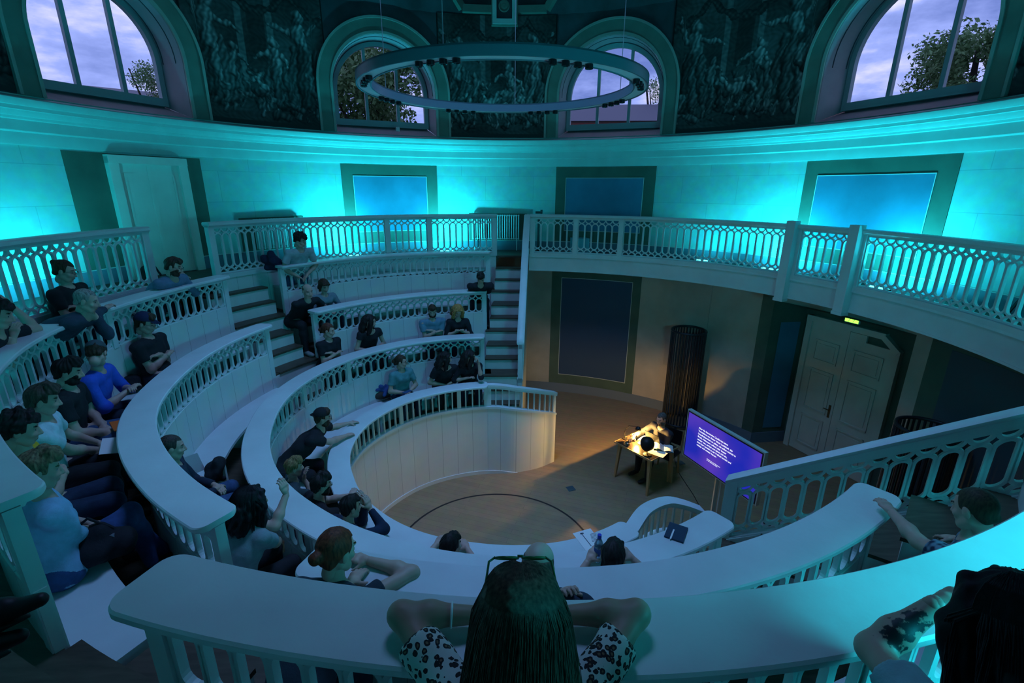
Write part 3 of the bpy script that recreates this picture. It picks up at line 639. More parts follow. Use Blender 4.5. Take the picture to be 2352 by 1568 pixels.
# stairs
STEPS = [(5.14, 3.76), (4.93, 3.53), (4.77, 3.30), (4.60, 3.07), (4.22, 2.85), (3.98, 2.63), (3.77, 2.41), (3.46, 2.19), (3.23, 1.98), (2.88, 1.76), (2.69, 1.54), (2.51, 1.32), (2.33, 1.11)]
def mirror(p):
    a = rad(2*AX); c, s = math.cos(a), math.sin(a); return Vector((c*p[0]+s*p[1], s*p[0]-c*p[1], p[2]))
def stairs(label, f, grp):
    t = thing('staircase', label, 'staircase', f(Vector((.2, 3.6, 0))), group=grp)
    for i in range(1, len(STEPS)):
        y1, z = STEPS[i]; y0 = STEPS[i-1][0]+.02
        def xl(y): return -.03-(5.14-y)*.13 + (.0 if i % 3 else -.06)
        def xr(y): return .645-(5.14-y)*.095
        mb = MB(); mb.hexa([f(Vector(q)) for q in ((xl(y1), y1+.02, max(0, z-.9)), (xr(y1), y1+.02, max(0, z-.9)), (xr(y0), y0, max(0, z-.9)), (xl(y0), y0, max(0, z-.9)), (xl(y1), y1+.02, z-.03), (xr(y1), y1+.02, z-.03), (xr(y0), y0, z-.03), (xl(y0), y0, z-.03))]); s = mb.build('step', WHITE2, t)
        mb = MB(); mb.hexa([f(Vector(q)) for q in ((xl(y1), y1, z-.03), (xr(y1), y1, z-.03), (xr(y0), y0, z-.03), (xl(y0), y0, z-.03), (xl(y1), y1, z), (xr(y1), y1, z), (xr(y0), y0, z), (xl(y0), y0, z))]); mb.build('tread', STEPW, s)
stairs('straight white stair with wooden treads on the far side, between the railings', lambda p: p, 'straight stairs beside the stage')
stairs('straight stair in the right foreground behind the sloping balustrade', mirror, 'straight stairs beside the stage')
def stairrail(P, label, w, dpan):
    t = thing('balustrade', label, 'balustrade', (P.P[0, 0], P.P[0, 1], P.P[0, 2]))
    mb = MB(); sweep(mb, P, [(-.045, -.06), (-.065, -.045), (-.07, -.015), (-.045, 0), (.045, 0), (.07, -.015), (.065, -.045), (.045, -.06)]); smooth_ang(mb.build('hand_rail', WHITE, t), 50)
    mb = MB(); sweep(mb, P, [(-.035, -.14), (.035, -.14), (.035, -.05), (-.035, -.05)]); mb.build('top_rail', WHITE, t)
    mb = MB(); sweep(mb, P, [(-.045, -dpan-.14), (.045, -dpan-.14), (.045, -dpan), (-.045, -dpan)]); sweep(mb, P, [(-.055, -dpan-.04), (.055, -dpan-.04), (.055, -dpan-.015), (-.055, -dpan-.015)]); mb.build('stringer', WHITE, t)
    mb = MB(); stroke(mb, P, [(.055, -.06), (.055, -dpan-.1)], .11, .09); mb.build('newel_post', WHITE, t)
    mb = MB(); lattice(mb, P, .11, P.L, -dpan+.01, -.15, w=w, both=True, dep=.04, sw=.027, seg=12); mb.build('lattice_panel', WHITE, t)
    mb = MB(); n = int(P.L/.1)+1; k = 0
    for s in np.linspace(0, P.L, n):
        x, y, z, nx, ny = P.at(s)
        for d, h in ((-.03, 0), (.03, 0), (.03, z-dpan-.13), (-.03, z-dpan-.13)): mb.v.append((float(x+nx*d), float(y+ny*d), float(h)))
    for i in range(n-1):
        for j in range(4): a = i*4; mb.quad(a+j, a+(j+1) % 4, a+4+(j+1) % 4, a+4+j)
    mb.f.append((0, 3, 2, 1)); mb.mi.append(0); mb.build('side_panel', WHITE2, t)
dR = Vector((3.756-2.324, -2.845+1.684, 0)); LR = dR.length
stairrail(Path([(2.324+dR.x*u, -1.684+dR.y*u, 2.45+1.30*u) for u in (0, .5, 1, 1.5, 1.62)]), 'big sloping pierced balustrade of the right foreground stair', .135, .74)
stairrail(Path([(.42, 2.85, 2.45), (.5, 3.7, 3.24), (.6, 4.75, 4.22), (.655, 5.24, 4.68)]), 'sloping balustrade seen edge-on beside the far straight stair', .19, .74)
# radial aisles between the blocks
def aisle(ac, hwa, steps, label):
    t = thing('staircase', label, 'staircase', pol(ac, 4.2, 2.4), group='radial aisle steps through the seating tiers')
    for (r0, r1, z, w1) in steps:
        mb = MB(); band(mb, const(r0+.02), const(r1), ac-w1, ac+w1, max(0, z-.7), z-.03); s = mb.build('step', WHITE2, t)
        mb = MB(); band(mb, const(r0), const(r1), ac-w1, ac+w1, z-.03, z+.002); mb.build('tread', STEPW, s)
AST = [(4.92, 5.2, 3.53, 6), (4.74, 5.0, 3.30, 6), (4.50, 4.95, 3.075, 6), (4.18, 4.55, 2.85, 4.6), (3.97, 4.4, 2.63, 4.6), (3.72, 4.3, 2.415, 6), (3.45, 3.75, 2.19, 4), (3.2, 3.6, 1.98, 4)]
aisle(152.3, 6, AST, 'short radial flight of white and wooden steps below the upper door')
aisle(248.2, 6, [(a, b, c, d*.93) for a, b, c, d in AST], 'radial flight of wooden steps at the bottom left corner')
# ---------------------------------------------------------------- lamps of the room
LENS = mat('lamp_lens', (.1, .9, 1), .3, emit=(.05, .85, 1.0), es=9)
for i, (a, r, z, pw) in enumerate(UPL):
    t = thing('stage_light', ['cyan floor light behind the far gallery railing, left of the two lighting the blue panel', 'cyan floor light behind the far gallery railing, right of the two lighting the blue panel', 'cyan floor light at the left end of the gallery', 'cyan floor light on the balcony just left of the tall posts', 'cyan floor light on the balcony right of the tall posts', 'small weak cyan floor light on the balcony farther left of the tall posts',
        'cyan floor light on the balcony beyond the right edge of the view', 'cyan floor light on the gallery beyond the left edge', 'cyan light on the gallery to the right of the viewer'][i], 'stage light', pol(a, r, 3.76), rad(a), 'cyan stage lights on the gallery floor')
    mb = MB(); mb.box(0, 0, .045, .12, .34, .05); mb.bar((0, -.16, 0), (0, -.16, .08), .03, .03); mb.bar((0, .16, 0), (0, .16, .08), .03, .03)
    if z > 4: mb.bar((0, 0, .05), (0, 0, z-3.76), .03, .03)
    o = mb.build('housing', BLACKM); o.parent = t
    mb = MB(); mb.box(.01, 0, .074, .08, .3, .008); o = mb.build('lens', LENS); o.parent = t
    aim = pol(a, R_W+.35, 5.2) if z < 4 else pol(a-180, 2.5, 3.9)
    l = area('cyan_uplight', tuple(pol(a, r, z)+Vector((0, 0, .09))), tuple(aim), .34 if z < 4 else 1.1, .1 if z < 4 else .35, pw, CY, spread=165)

# radiators on the gallery wall
def radiator(a0, a1, label):
    t = thing('radiator', label, 'radiator', pol((a0+a1)/2, 6.27, 4.0), group='white column radiators on the gallery wall')
    n = int(rad(a1-a0)*6.27/.055)
    for i in range(n+1):
        a = a0+(a1-a0)*i/n; mb = MB()
        for dr in (-.035, .035): mb.tube([pol(a, 6.27+dr, 4.06), pol(a, 6.27+dr, 4.10), pol(a, 6.27+dr, 4.55), pol(a, 6.27+dr, 4.60)], [.013, .014, .014, .013], 6)
        mb.bar(pol(a, 6.225, 4.05), pol(a, 6.315, 4.05), .03, .035); mb.bar(pol(a, 6.225, 4.60), pol(a, 6.315, 4.60), .03, .035); mb.build('column', RADW, t, smooth=False)
    for z in (4.05, 4.60): mb = MB(); mb.tube([pol(a0+(a1-a0)*i/12, 6.27, z) for i in range(13)], .015, 6); mb.build('header', RADW, t, smooth=True)
    for a in (a0+.4, a1-.4): mb = MB(); mb.bar(pol(a, 6.27, 3.76), pol(a, 6.27, 4.06), .025, .025); mb.build('leg', RADW, t)
radiator(131, 139.8, 'white column radiator on the gallery beside the upper door')
radiator(85.4, 95.7, 'white column radiator on the gallery at the head of the far stair')

# tubular dark radiators on the stage
def tower(c, R, h, label):
    t = thing('tower_radiator', label, 'radiator', (c[0], c[1], 0), group='dark round tower radiators beside the stage'); n = 34
    for i in range(n):
        a = 2*PI*i/n; x, y = c[0]+R*math.cos(a), c[1]+R*math.sin(a); mb = MB()
        mb.tube([(x, y, .06), (x, y, .1), (x, y, h-.05), (x, y, h-.02)], [.014, .017, .017, .014], 6); mb.build('tube', RADIA, t, smooth=True)
    for z in (.07, h-.02):
        mb = MB(); mb.tube([(c[0]+R*math.cos(2*PI*i/48), c[1]+R*math.sin(2*PI*i/48), z) for i in range(48)], .027, 8, closed=True); mb.build('ring_header', RADIA, t, smooth=True)
    for i in range(3): a = 2*PI*i/3; mb = MB(); mb.bar((c[0]+R*math.cos(a), c[1]+R*math.sin(a), 0), (c[0]+R*math.cos(a), c[1]+R*math.sin(a), .08), .05, .05); mb.build('foot', RADIA, t)
tower((4.22, 4.28), .36, 2.28, 'tall dark tubular tower radiator behind the man at the table')
tower((5.93, -.05), .36, 2.12, 'tall dark tubular tower radiator half hidden by the sloping stair balustrade')

# ring chandelier
RC = Vector((.06, .2, 6.27)); RG = mat('ring_metal', (.11, .17, .20), .4); RGI = mat('ring_under', (.75, .8, .8), .5)
t = thing('ring_chandelier', 'large thin ring chandelier with small unlit spots hanging in front of the murals', 'chandelier', RC)
mb = MB()
for (r0, r1, z0, z1, m) in ((1.44, 1.455, -.005, .095, 0), (1.585, 1.60, -.005, .095, 0), (1.44, 1.6, .08, .095, 0)):
    mb.lathe([(r0, z0), (r1, z0), (r1, z1), (r0, z1), (r0, z0)], c=tuple(RC), n=120, m=m)
smooth_ang(mb.build('ring', RG, t), 30)
mb = MB(); mb.lathe([(1.455, .004), (1.585, .004)], c=tuple(RC), n=120); mb.build('diffuser', RGI, t)
for k in range(8):
    for j in range(4):
        a = 22.5+45*k+(j-1.5)*4.6; p = pol(a, 1.52)+RC; mb = MB(); mb.lathe([(.001, 0), (.034, 0), (.036, -.012), (.036, -.038), (.026, -.04), (.022, -.02), (.001, -.02)], c=(p.x, p.y, p.z), n=14); mb.build('spot', BLACKM, t)
for a in (18, 83, 160, 250):
    p = pol(a, 1.52)+RC; q = Vector((p.x*1.0, p.y*1.0, 10.9)); mb = MB(); mb.tube([p+Vector((0, 0, .09)), q], .0045, 5); mb.build('cable', mat('steel_cable', (.4, .45, .47), .4, .6), t)

# exit sign under the balcony
t = thing('exit_sign', 'small glowing green exit sign under the balcony above the double door', 'exit sign', NP(.0, 3.02, 6.8))
EM = mat('exit_green', (.3, .9, .1), .4, emit=(.35, 1.0, .08), es=2.2)
mb = MB(); 
P8 = [NP(s, z, d) for z in (2.97, 3.06) for s, d in ((-.13, 6.72), (.13, 6.72), (.13, 6.76), (-.13, 6.76))]; mb.hexa(P8); mb.build('housing', WHITE, t)
mb = MB(); quadp(mb, [NP(-.12, 2.98, 6.717), NP(.12, 2.98, 6.717), NP(.12, 3.05, 6.717), NP(-.12, 3.05, 6.717)]); mb.build('lit_panel', EM, t)
mb = MB()
for s in (-.05, .03): mb.bar(NP(s, 2.99, 6.71), NP(s+.025, 3.04, 6.71), .012, .004)
mb.build('pictogram', WHITE, t)
mb = MB(); mb.bar(NP(0, 3.06, 6.74), NP(0, 3.16, 6.74), .02, .02); mb.build('bracket', BLACKM, t)

# ---------------------------------------------------------------- stage furniture
TA, TB, TD_ = Vector((2.157, 2.092, 0)), Vector((2.645, 1.40, 0)), Vector((2.90, 2.62, 0)); TX = (TD_-TA); TY = (TB-TA); TX = TX.normalized()*.78; TY = Vector((TX.y, -TX.x, 0)).normalized()*.84
TC_ = TA+TX+TY; TZ = .75
t = thing('table', 'square oak table with dark top and slanting legs under the desk lamp', 'table', tuple(TA+(TX+TY)/2)); TABLE = t
def tp(u, v, z): return TA+TX*u+TY*v+Vector((0, 0, z))
mb = MB(); mb.hexa([tp(u, v, z) for z in (.72, .748) for u, v in ((0, 0), (1, 0), (1, 1), (0, 1))]); mb.build('tabletop_edge', TABLEW, t)
mb = MB(); mb.hexa([tp(u, v, z) for z in (.745, .752) for u, v in ((.02, .02), (.98, .02), (.98, .98), (.02, .98))]); mb.build('tabletop', TABLET, t)
for u, v in ((.1, .1), (.9, .1), (.9, .9), (.1, .9)):
    mb = MB(); u2, v2 = u+(u-.5)*.12, v+(v-.5)*.12; e = .038
    mb.hexa([tp(u2+a*.022, v2+b*.022, 0) for a, b in ((-1, -1), (1, -1), (1, 1), (-1, 1))]+[tp(u+a*e, v+b*e, .72) for a, b in ((-1, -1), (1, -1), (1, 1), (-1, 1))]); mb.build('leg', TABLEW, t)
for (u0, v0, u1, v1) in ((.12, .1, .88, .1), (.12, .9, .88, .9), (.1, .12, .1, .88), (.9, .12, .9, .88)): mb = MB(); mb.bar(tp(u0, v0, .69), tp(u1, v1, .69), .02, .06); mb.build('apron', TABLEW, t)
def sheet(name, c, w, h, ang, label, cat, m=PAPER, z=TZ+.003, th=.002, curl=0, group=None):
    mb = MB(); ca, sa = math.cos(ang), math.sin(ang); n = 6; k = 0
    for i in range(n+1):
        for zz in (0, th):
            for q in (-.5, .5): x, y = (i/n-.5)*w, q*h; mb.v.append((c[0]+x*ca-y*sa, c[1]+x*sa+y*ca, z+zz+curl*(i/n)**2))
    for i in range(n):
        a = i*4; b = a+4
        for (p, q) in ((0, 1), (1, 3), (3, 2), (2, 0)): mb.quad(a+p, b+p, b+q, a+q)
    mb.quad(0, 2, 3, 1); e = n*4; mb.quad(e, e+1, e+3, e+2); o = mb.build(name, m); return tag(o, label, cat, group)
an = math.atan2(TX.y, TX.x)
PAPERL = brickmat('printed_page', (.78, .78, .76), (.78, .78, .76), (.3, .3, .32), 3, .018, .003)
def onT(u, v): p = tp(u, v, 0); return (p.x, p.y)
sheet('paper_sheet', onT(.63, .22), .21, .29, an+.5, 'bright white sheet of paper under the hand at the far side of the table', 'paper')
sheet('paper_sheet', onT(.38, .88), .30, .21, an-1.35, 'blue-lit printed sheet on the near corner of the table', 'paper')
t = thing('open_notebook', 'open notebook with a lifted page lying beside the laptop on the table', 'notebook', tp(.66, .86, .752))
mb = MB(); c = tp(.66, .84, .754)
for sgn, lift in ((1, .004), (-1, .03)):
    k = len(mb.v); n = 8; w = .17; h = .24
    for i in range(n+1):
        f = i/n; x = sgn*f*w; zz = .004+.022*math.sin(f*PI)*(1 if sgn > 0 else 1.3)+lift*f
        for y in (-h/2, h/2): q = c+Vector((x*math.cos(an-.9)-y*math.sin(an-.9), x*math.sin(an-.9)+y*math.cos(an-.9), zz)); mb.v.append(tuple(q))
    for i in range(n): mb.quad(k+2*i, k+2*i+1, k+2*i+3, k+2*i+2)
mb.build('pages', PAPER, t)
mb = MB(); mb.box(c.x, c.y, c.z-.001, .34, .25, .004, an-.9); mb.build('cover', mat('teal_cover', (.1, .3, .4), .5), t)
# laptop
t = thing('laptop', 'dark open laptop on the right side of the table under the typing hand', 'laptop', tp(.86, .6, .752)); lc = tp(.84, .55, .76); la = an+PI/2
LAPD = mat('laptop_dark', (.03, .035, .045), .3, .5)
mb = MB(); mb.box(lc.x, lc.y, .762, .31, .21, .016, la); mb.build('base', LAPD, t)
mb = MB()
for i in range(4):
    for j in range(11):
        x, y = (j-5)*.025, (i-1.2)*.022+.02; mb.box(lc.x+x*math.cos(la)-y*math.sin(la), lc.y+x*math.sin(la)+y*math.cos(la), .772, .02, .017, .004, la)
o = mb.build('keyboard', BLACKP, t); o['kind'] = 'stuff'
dv = Vector((-math.sin(la), math.cos(la), 0)); wv = Vector((math.cos(la), math.sin(la), 0)); b0 = lc+dv*.105; top = b0+dv*.07+Vector((0, 0, .20))
mb = MB(); mb.hexa([b0-wv*.155, b0+wv*.155, b0+wv*.155+dv*.012, b0-wv*.155+dv*.012, top-wv*.155, top+wv*.155, top+wv*.155+dv*.012, top-wv*.155+dv*.012]); mb.build('lid', LAPD, t)
# carafe and glass
def carafe(c, k, label, nm, cat):
    mb = MB(); pr = [(.001, 0), (.048, 0), (.055, .02), (.05, .08), (.03, .125), (.022, .15), (.024, .18), (.034, .205), (.031, .205), (.021, .18), (.019, .15), (.027, .125), (.046, .08), (.05, .022), (.001, .008)]
    if nm == 'drinking_glass': pr = [(.001, 0), (.03, 0), (.036, .13), (.033, .13), (.028, .01), (.001, .008)]
    mb.lathe([(a*k, b*k) for a, b in pr], c=tuple(c), n=24); tag(smooth_ang(mb.build(nm, GLASS), 50), label, cat)
ca_ = tp(.12, .27, .7525); carafe(ca_, 1.0, 'glass water carafe glowing yellow at the far left corner of the table', 'water_carafe', 'carafe')
cb_ = tp(.30, .22, .7525); carafe(cb_, 1.0, 'clear drinking glass beside the carafe on the table', 'drinking_glass', 'glass')
for c, r, h in ((ca_, .044, .07), (cb_, .027, .05)): pass
# unlit dark dome standing in for a shadow-like rounded shape; it throws no beam
t = thing('dome_hood', 'big dark rounded hood on a short foot at the near edge of the table', 'hood', tp(.12, .80, .752)); lb = tp(.12, .80, .752)
LD = mat('lamp_black', (.012, .008, .006), .5)
mb = MB(); mb.lathe([(.001, 0), (.07, 0), (.07, .012), (.02, .02), (.001, .022)], c=tuple(lb), n=24); mb.build('base', LD, t)
mb = MB(); mb.tube([lb+Vector((0, 0, .015)), lb+Vector((0, 0, .11)), lb+Vector((-.0, .0, .24))], .008, 8); mb.build('stem', LD, t)
hd = lb+Vector((0, 0, .22)); ldir = Vector((-.50, .72, -.50)).normalized(); KS = 1.35
mb = MB(); mb.lathe([(a*KS, b*KS) for a, b in ((.001, .075), (.03, .072), (.06, .058), (.085, .03), (.095, -.01), (.097, -.04), (.093, -.04), (.09, -.008), (.08, .026), (.056, .052), (.001, .068))], n=28)
q = (-ldir).to_track_quat('Z', 'Y'); sh = mb.build('lamp_shade', LD); smooth_ang(sh, 50); sh.parent = t; sh.matrix_parent_inverse = t.matrix_basis.inverted(); sh.matrix_basis = Matrix.Translation(hd) @ q.to_matrix().to_4x4()
pass
sp = bpy.data.lights.new('desk_lamp_light', 'POINT'); sp.energy = 150; sp.color = (1, .55, .13); sp.shadow_soft_size = .012
so = bpy.data.objects.new('desk_lamp_light', sp); C.objects.link(so); pass
# small black desk lamp on a bent stalk, source of the warm beam
mpos = atz(1466, 984, .985); mp_ = Vector(mpos)
t = thing('desk_lamp', 'small round black desk lamp throwing warm yellow light on the hand and table', 'lamp', tuple(tp(.40, .1, .752)))
mb = MB(); mb.lathe([(.001, .04), (.03, .034), (.05, .012), (.056, -.018), (.053, -.018), (.046, .01), (.028, .029), (.001, .034)], c=tuple(mp_), n=24); mb.build('lamp_shade', mat('shade_black', (.02, .018, .02), .22), t, smooth=True)
mb = MB(); mb.lathe([(.001, .02), (.02, .012), (.024, -.004), (.014, -.016), (.001, -.018)], c=tuple(mp_), n=14); mb.build('bulb', mat('bulb_warm', (1, .8, .4), .4, emit=(1, .62, .18), es=60), t, smooth=True)
so.location = mp_+Vector((0, 0, -.022))
mb = MB(); b_ = tp(.30, .07, .752); mb.tube([b_, b_+Vector((-.02, .02, .14)), b_+Vector((.05, -.0, .27)), mp_+Vector((0, 0, .038))], .005, 6); mb.build('stalk', LD, t)
mb = MB(); mb.lathe([(.001, 0), (.05, 0), (.05, .01), (.001, .014)], c=tuple(b_), n=20); mb.build('base', LD, t)
mb = MB(); c = tp(.42, .42, .7545); mb.lathe([(.001, 0), (.045, .0), (.06, .006), (.056, .009), (.001, .004)], c=tuple(c), n=20); tag(mb.build('saucer', mat('ceramic', (.8, .8, .78), .3), smooth=True), 'small pale saucer in the middle of the table', 'saucer')
# chair
t = thing('chair', 'dark chair with thin wooden legs under the man at the table', 'chair', (3.2, 2.22, 0)); cc = Vector((3.17, 2.20, 0)); ca = an+.15; cx, cy = Vector((math.cos(ca), math.sin(ca), 0)), Vector((-math.sin(ca), math.cos(ca), 0))
mb = MB(); mb.box(cc.x, cc.y, .45, .44, .44, .04, ca); mb.build('seat', BLACKP, t)
for a, b in ((-.19, -.19), (.19, -.19), (.19, .19), (-.19, .19)): mb = MB(); p = cc+cx*a+cy*b; q_ = cc+cx*a*1.12+cy*b*1.12; mb.bar((q_.x, q_.y, 0), (p.x, p.y, .43), .03, .03); mb.build('leg', TABLEW, t)
p = cc+cx*.21
for s in (-.2, .2): mb = MB(); mb.bar(p+cy*s+Vector((0, 0, .44)), p+cy*s+cx*.06+Vector((0, 0, .86)), .03, .03); mb.build('back_post', TABLEW, t)
mb = MB(); mb.hexa([p+cy*s+cx*(d+.04*(z-.6))+Vector((0, 0, z)) for z in (.58, .87) for s, d in ((-.2, 0), (.2, 0), (.2, .02), (-.2, .02))]); mb.build('backrest', BLACKP, t)

# presentation screen
SL, SR = Vector((2.93, .84, 0)), Vector((3.43, -.485, 0)); sx_ = (SR-SL).normalized(); sn = Vector((sx_.y, -sx_.x, 0)); 
if sn.dot(Vector((CAMP[0], CAMP[1], 0))-SL) < 0: sn = -sn
t = thing('presentation_screen', 'big flat screen on a rolling stand showing white text on violet blue', 'screen', tuple((SL+SR)/2)); W_ = (SR-SL).length
def SP(u, v, d=0): return SL+sx_*u+sn*d+Vector((0, 0, 1.2+v))
CASE = mat('screen_case', (.5, .55, .56), .35, .4); mb = MB()
mb.hexa([SP(u, v, d) for v in (0, .80) for u, d in ((0, 0), (W_, 0), (W_, -.06), (0, -.06))]); mb.build('case', CASE, t)
mb = MB(); mb.hexa([SP(u, v, d) for v in (.018, .782) for u, d in ((.018, .004), (W_-.018, .004), (W_-.018, -.01), (.018, -.01))]); mb.build('bezel', BLACKP, t)
scm = bpy.data.materials.new('screen_image'); scm.use_nodes = True; tt = scm.node_tree; b = tt.nodes['Principled BSDF']; b.inputs['Base Color'].default_value = (.01, .01, .02, 1); b.inputs['Roughness'].default_value = .3
n = tt.nodes.new('ShaderNodeTexNoise'); n.inputs['Scale'].default_value = 1.6; n.inputs['Detail'].default_value = 1; tcn = tt.nodes.new('ShaderNodeTexCoord'); r_ = tt.nodes.new('ShaderNodeValToRGB')
r_.color_ramp.elements[0].position = .35; r_.color_ramp.elements[0].color = (.01, .018, .42, 1); r_.color_ramp.elements[1].position = .68; r_.color_ramp.elements[1].color = (.09, .035, .46, 1)
tt.links.new(tcn.outputs['Object'], n.inputs['Vector']); tt.links.new(n.outputs['Fac'], r_.inputs['Fac']); tt.links.new(r_.outputs['Color'], b.inputs['Emission Color']); b.inputs['Emission Strength'].default_value = 1.0
mb = MB(); quadp(mb, [SP(.035, .035, .006), SP(W_-.035, .035, .006), SP(W_-.035, .765, .006), SP(.035, .765, .006)]); mb.build('display', scm, t)
TXM = mat('screen_text', (1, 1, 1), .5, emit=(1, 1, 1), es=1.1)
def text(s, u, v, size, nm, bold=.0):
    c_ = bpy.data.curves.new(nm, 'FONT'); c_.body = s; c_.size = size; c_.space_line = 1.0; c_.offset = bold; o = bpy.data.objects.new(nm, c_); C.objects.link(o); c_.materials.append(TXM)
    X, Z_ = sx_, Vector((0, 0, 1)); Y = Z_; Nn = X.cross(Y); mm = Matrix((( X.x, Y.x, Nn.x, 0), (X.y, Y.y, Nn.y, 0), (X.z, Y.z, Nn.z, 0), (0, 0, 0, 1))); p = SP(u, v, .009)
    o.matrix_world = Matrix.Translation(p) @ mm; bpy.context.view_layer.update(); me = bpy.data.meshes.new_from_object(o.evaluated_get(bpy.context.evaluated_depsgraph_get())); bpy.data.objects.remove(o); o = bpy.data.objects.new(nm, me); C.objects.link(o); o.parent = t; o.matrix_parent_inverse = t.matrix_basis.inverted(); o.matrix_basis = Matrix.Translation(p) @ mm; return o
if sx_.cross(Vector((0, 0, 1))).dot(sn) < 0: print('screen text faces away')
TXT = ["Aber die literarische Quelle hat keine", "Vorstellung von dieser bösen Lustigkeit, der", "Unaufhaltsamkeit zu geben, die selbst mächtig in", "Briefe, Haltungen, erfand oder besser", "wieder neu, zerlegt und dehnt sich ein,", "doch hier handelt in der Freiheit zurück und", "wieder sich wieder herum."]
for i, s in enumerate(TXT): text(s, .27, .60-.047*i, .037, 'text_line', .0007)
text("Begleitet von einer Erinnerung\nan den stillen Saal, Berlin", .50, .205, .021, 'caption', .0004)
mc = SL+sx_*(W_*.5)-sn*.09
for s in (-.05, .05): mb = MB(); p = mc+sx_*s; mb.bar((p.x, p.y, .06), (p.x, p.y, 1.75), .035, .05); mb.build('column', CASE, t)
mb = MB(); mb.bar(mc+sx_*-.25+Vector((0, 0, .07)), mc+sx_*.25+Vector((0, 0, .07)), .06, .04)
for s in (-.25, .25): mb.bar(mc+sx_*s+sn*.33+Vector((0, 0, .07)), mc+sx_*s-sn*.25+Vector((0, 0, .07)), .07, .035)
mb.build('base', CASE, t)
for s in (-.25, .25):
    for d in (.3, -.22): mb = MB(); p = mc+sx_*s+sn*d; mb.tube([p+sx_*-.015+Vector((0, 0, .03)), p+sx_*.015+Vector((0, 0, .03))], .03, 12); mb.build('caster', BLACKP, t)

# cable and floor boxes
mb = MB(); cb = [atz(x, y, .008) for x, y in ((1549, 1050), (1556, 1078), (1572, 1105), (1592, 1135), (1603, 1155), (1612, 1170))]; mb.tube(crv(cb, 6), .006, 6)
tag(mb.build('power_cable', BLACKP, smooth=True), 'thin black cable running over the floor from the table to the screen base', 'cable')
def fbx(px, s, rot, label, col):
    p = atz(px[0], px[1], 0); mb = MB(); mb.box(p[0], p[1], .004, s, s, .008, rot); o = mb.build('floor_box', mat(col[0], col[1], .35, .6)); tag(o, label, 'floor box', 'metal floor boxes on the stage')
fbx((1311, 1122), .14, .3, 'square metal floor box in the open floor left of the table', ('box_steel', (.12, .2, .22)))
fbx((1563, 1063), .13, .3, 'small metal floor box between the table and the screen', ('box_steel', (.12, .2, .22)))
p = atz(1762, 1204, 0); t = thing('floor_box', 'open floor box with black hole seen through the sloping balustrade', 'floor box', (p[0], p[1], 0), group='metal floor boxes on the stage')
mb = MB(); mb.box(p[0], p[1], .005, .22, .2, .01, .3); mb.build('plate', CASE, t); mb = MB(); mb.lathe([(.001, .011), (.06, .011)], c=(p[0], p[1], 0), n=20); mb.build('opening', BLACKP, t)

# things lying on the desks
def onD(px, py, z): return atz(px, py, z)
p = onD(1553, 1224, 2.54); mb = MB(); mb.box(p[0], p[1], 2.5475, .15, .20, .015, -.55); o = thing('notebook', 'dark blue notebook lying on the near desk top above the swept rail end', 'notebook', (p[0], p[1], 2.54)); mb.build('cover', mat('navy_book', (.012, .03, .07), .5), o); mb = MB(); mb.box(p[0]-.045, p[1]-.03, 2.556, .012, .13, .002, -.55); mb.build('title_line', PAPER, o)
p = onD(1352, 1240, 1.84); t = thing('printed_sheet', 'white printed sheet with a drawing on the innermost rail beside the bottle', 'paper', (p[0], p[1], 1.84))
mb = MB(); mb.box(p[0], p[1], 1.842, .21, .29, .003, .35); mb.build('sheet', PAPER, t)
mb = MB(); mb.bar((p[0]-.06, p[1]+.10, 1.8445), (p[0]+.01, p[1]-.09, 1.8445), .008, .001); mb.bar((p[0]-.07, p[1]+.09, 1.8445), (p[0]-.035, p[1]+.10, 1.8445), .02, .001)
for i in range(7): mb.bar((p[0]+.03, p[1]+.08-.018*i, 1.8445), (p[0]+.09, p[1]+.10-.018*i, 1.8445), .005, .001)
mb.build('print', mat('print_ink', (.1, .12, .16), .6), t)
p = onD(1373, 1287, 2.54); t = thing('water_bottle', 'clear plastic water bottle with a blue cap standing on the near desk top', 'bottle', (p[0], p[1], 2.54)); bc = (p[0], p[1], 2.541)
mb = MB(); mb.lathe([(.001, 0), (.03, 0), (.034, .01), (.033, .06), (.034, .11), (.034, .15), (.022, .185), (.013, .2), (.013, .21), (.0, .21)], c=bc, n=20); mb.build('body', mat('bottle_plastic', (.45, .65, .8), .15, trans=.7), t, smooth=True)
mb = MB(); mb.lathe([(.001, .235), (.015, .235), (.016, .205), (.001, .205)], c=bc, n=14); mb.build('cap', mat('cap_blue', (.02, .05, .5), .4), t)
mb = MB(); mb.lathe([(.0345, .065), (.0348, .125), (.0345, .126)], c=bc, n=20); mb.build('wrapper', mat('label_blue', (.05, .12, .4), .5), t)
mb = MB(); p = onD(935, 900, 1.84); mb.box(p[0], p[1], 1.846, .16, .07, .01, .9); tag(mb.build('phone', mat('phone_dark', (.03, .08, .2), .3)), 'flat dark phone lying on the innermost rail in front of the woman in stripes', 'phone')
# small things on the gallery
mb = MB(); p = pol(71.0, 5.85, 3.76); mb.box(p.x, p.y, 3.95, .36, .3, .38, .2); tag(mb.build('display_case', mat('case_glass', (.25, .5, .6), .2)), 'pale box standing on the balcony behind the railing', 'box')
t = thing('equipment_stand', 'black stand behind the railing at the left end of the balcony', 'stand', pol(80.6, 5.85, 3.76)); p = pol(80.6, 5.85, 3.76)
mb = MB(); mb.bar(p, p+Vector((0, 0, .9)), .07, .05); mb.bar(p+Vector((.05, 0, 0)), p+Vector((.05, 0, .92)), .02, .02); mb.build('column', BLACKM, t); mb = MB(); mb.box(p.x, p.y, p.z+.94, .16, .1, .05); mb.box(p.x+.06, p.y, p.z+.98, .05, .06, .04); mb.build('head', BLACKM, t)
t = thing('tripod', 'black tripod lying on the balcony floor by the right railing', 'tripod', pol(-7, 5.95, 3.76)); 
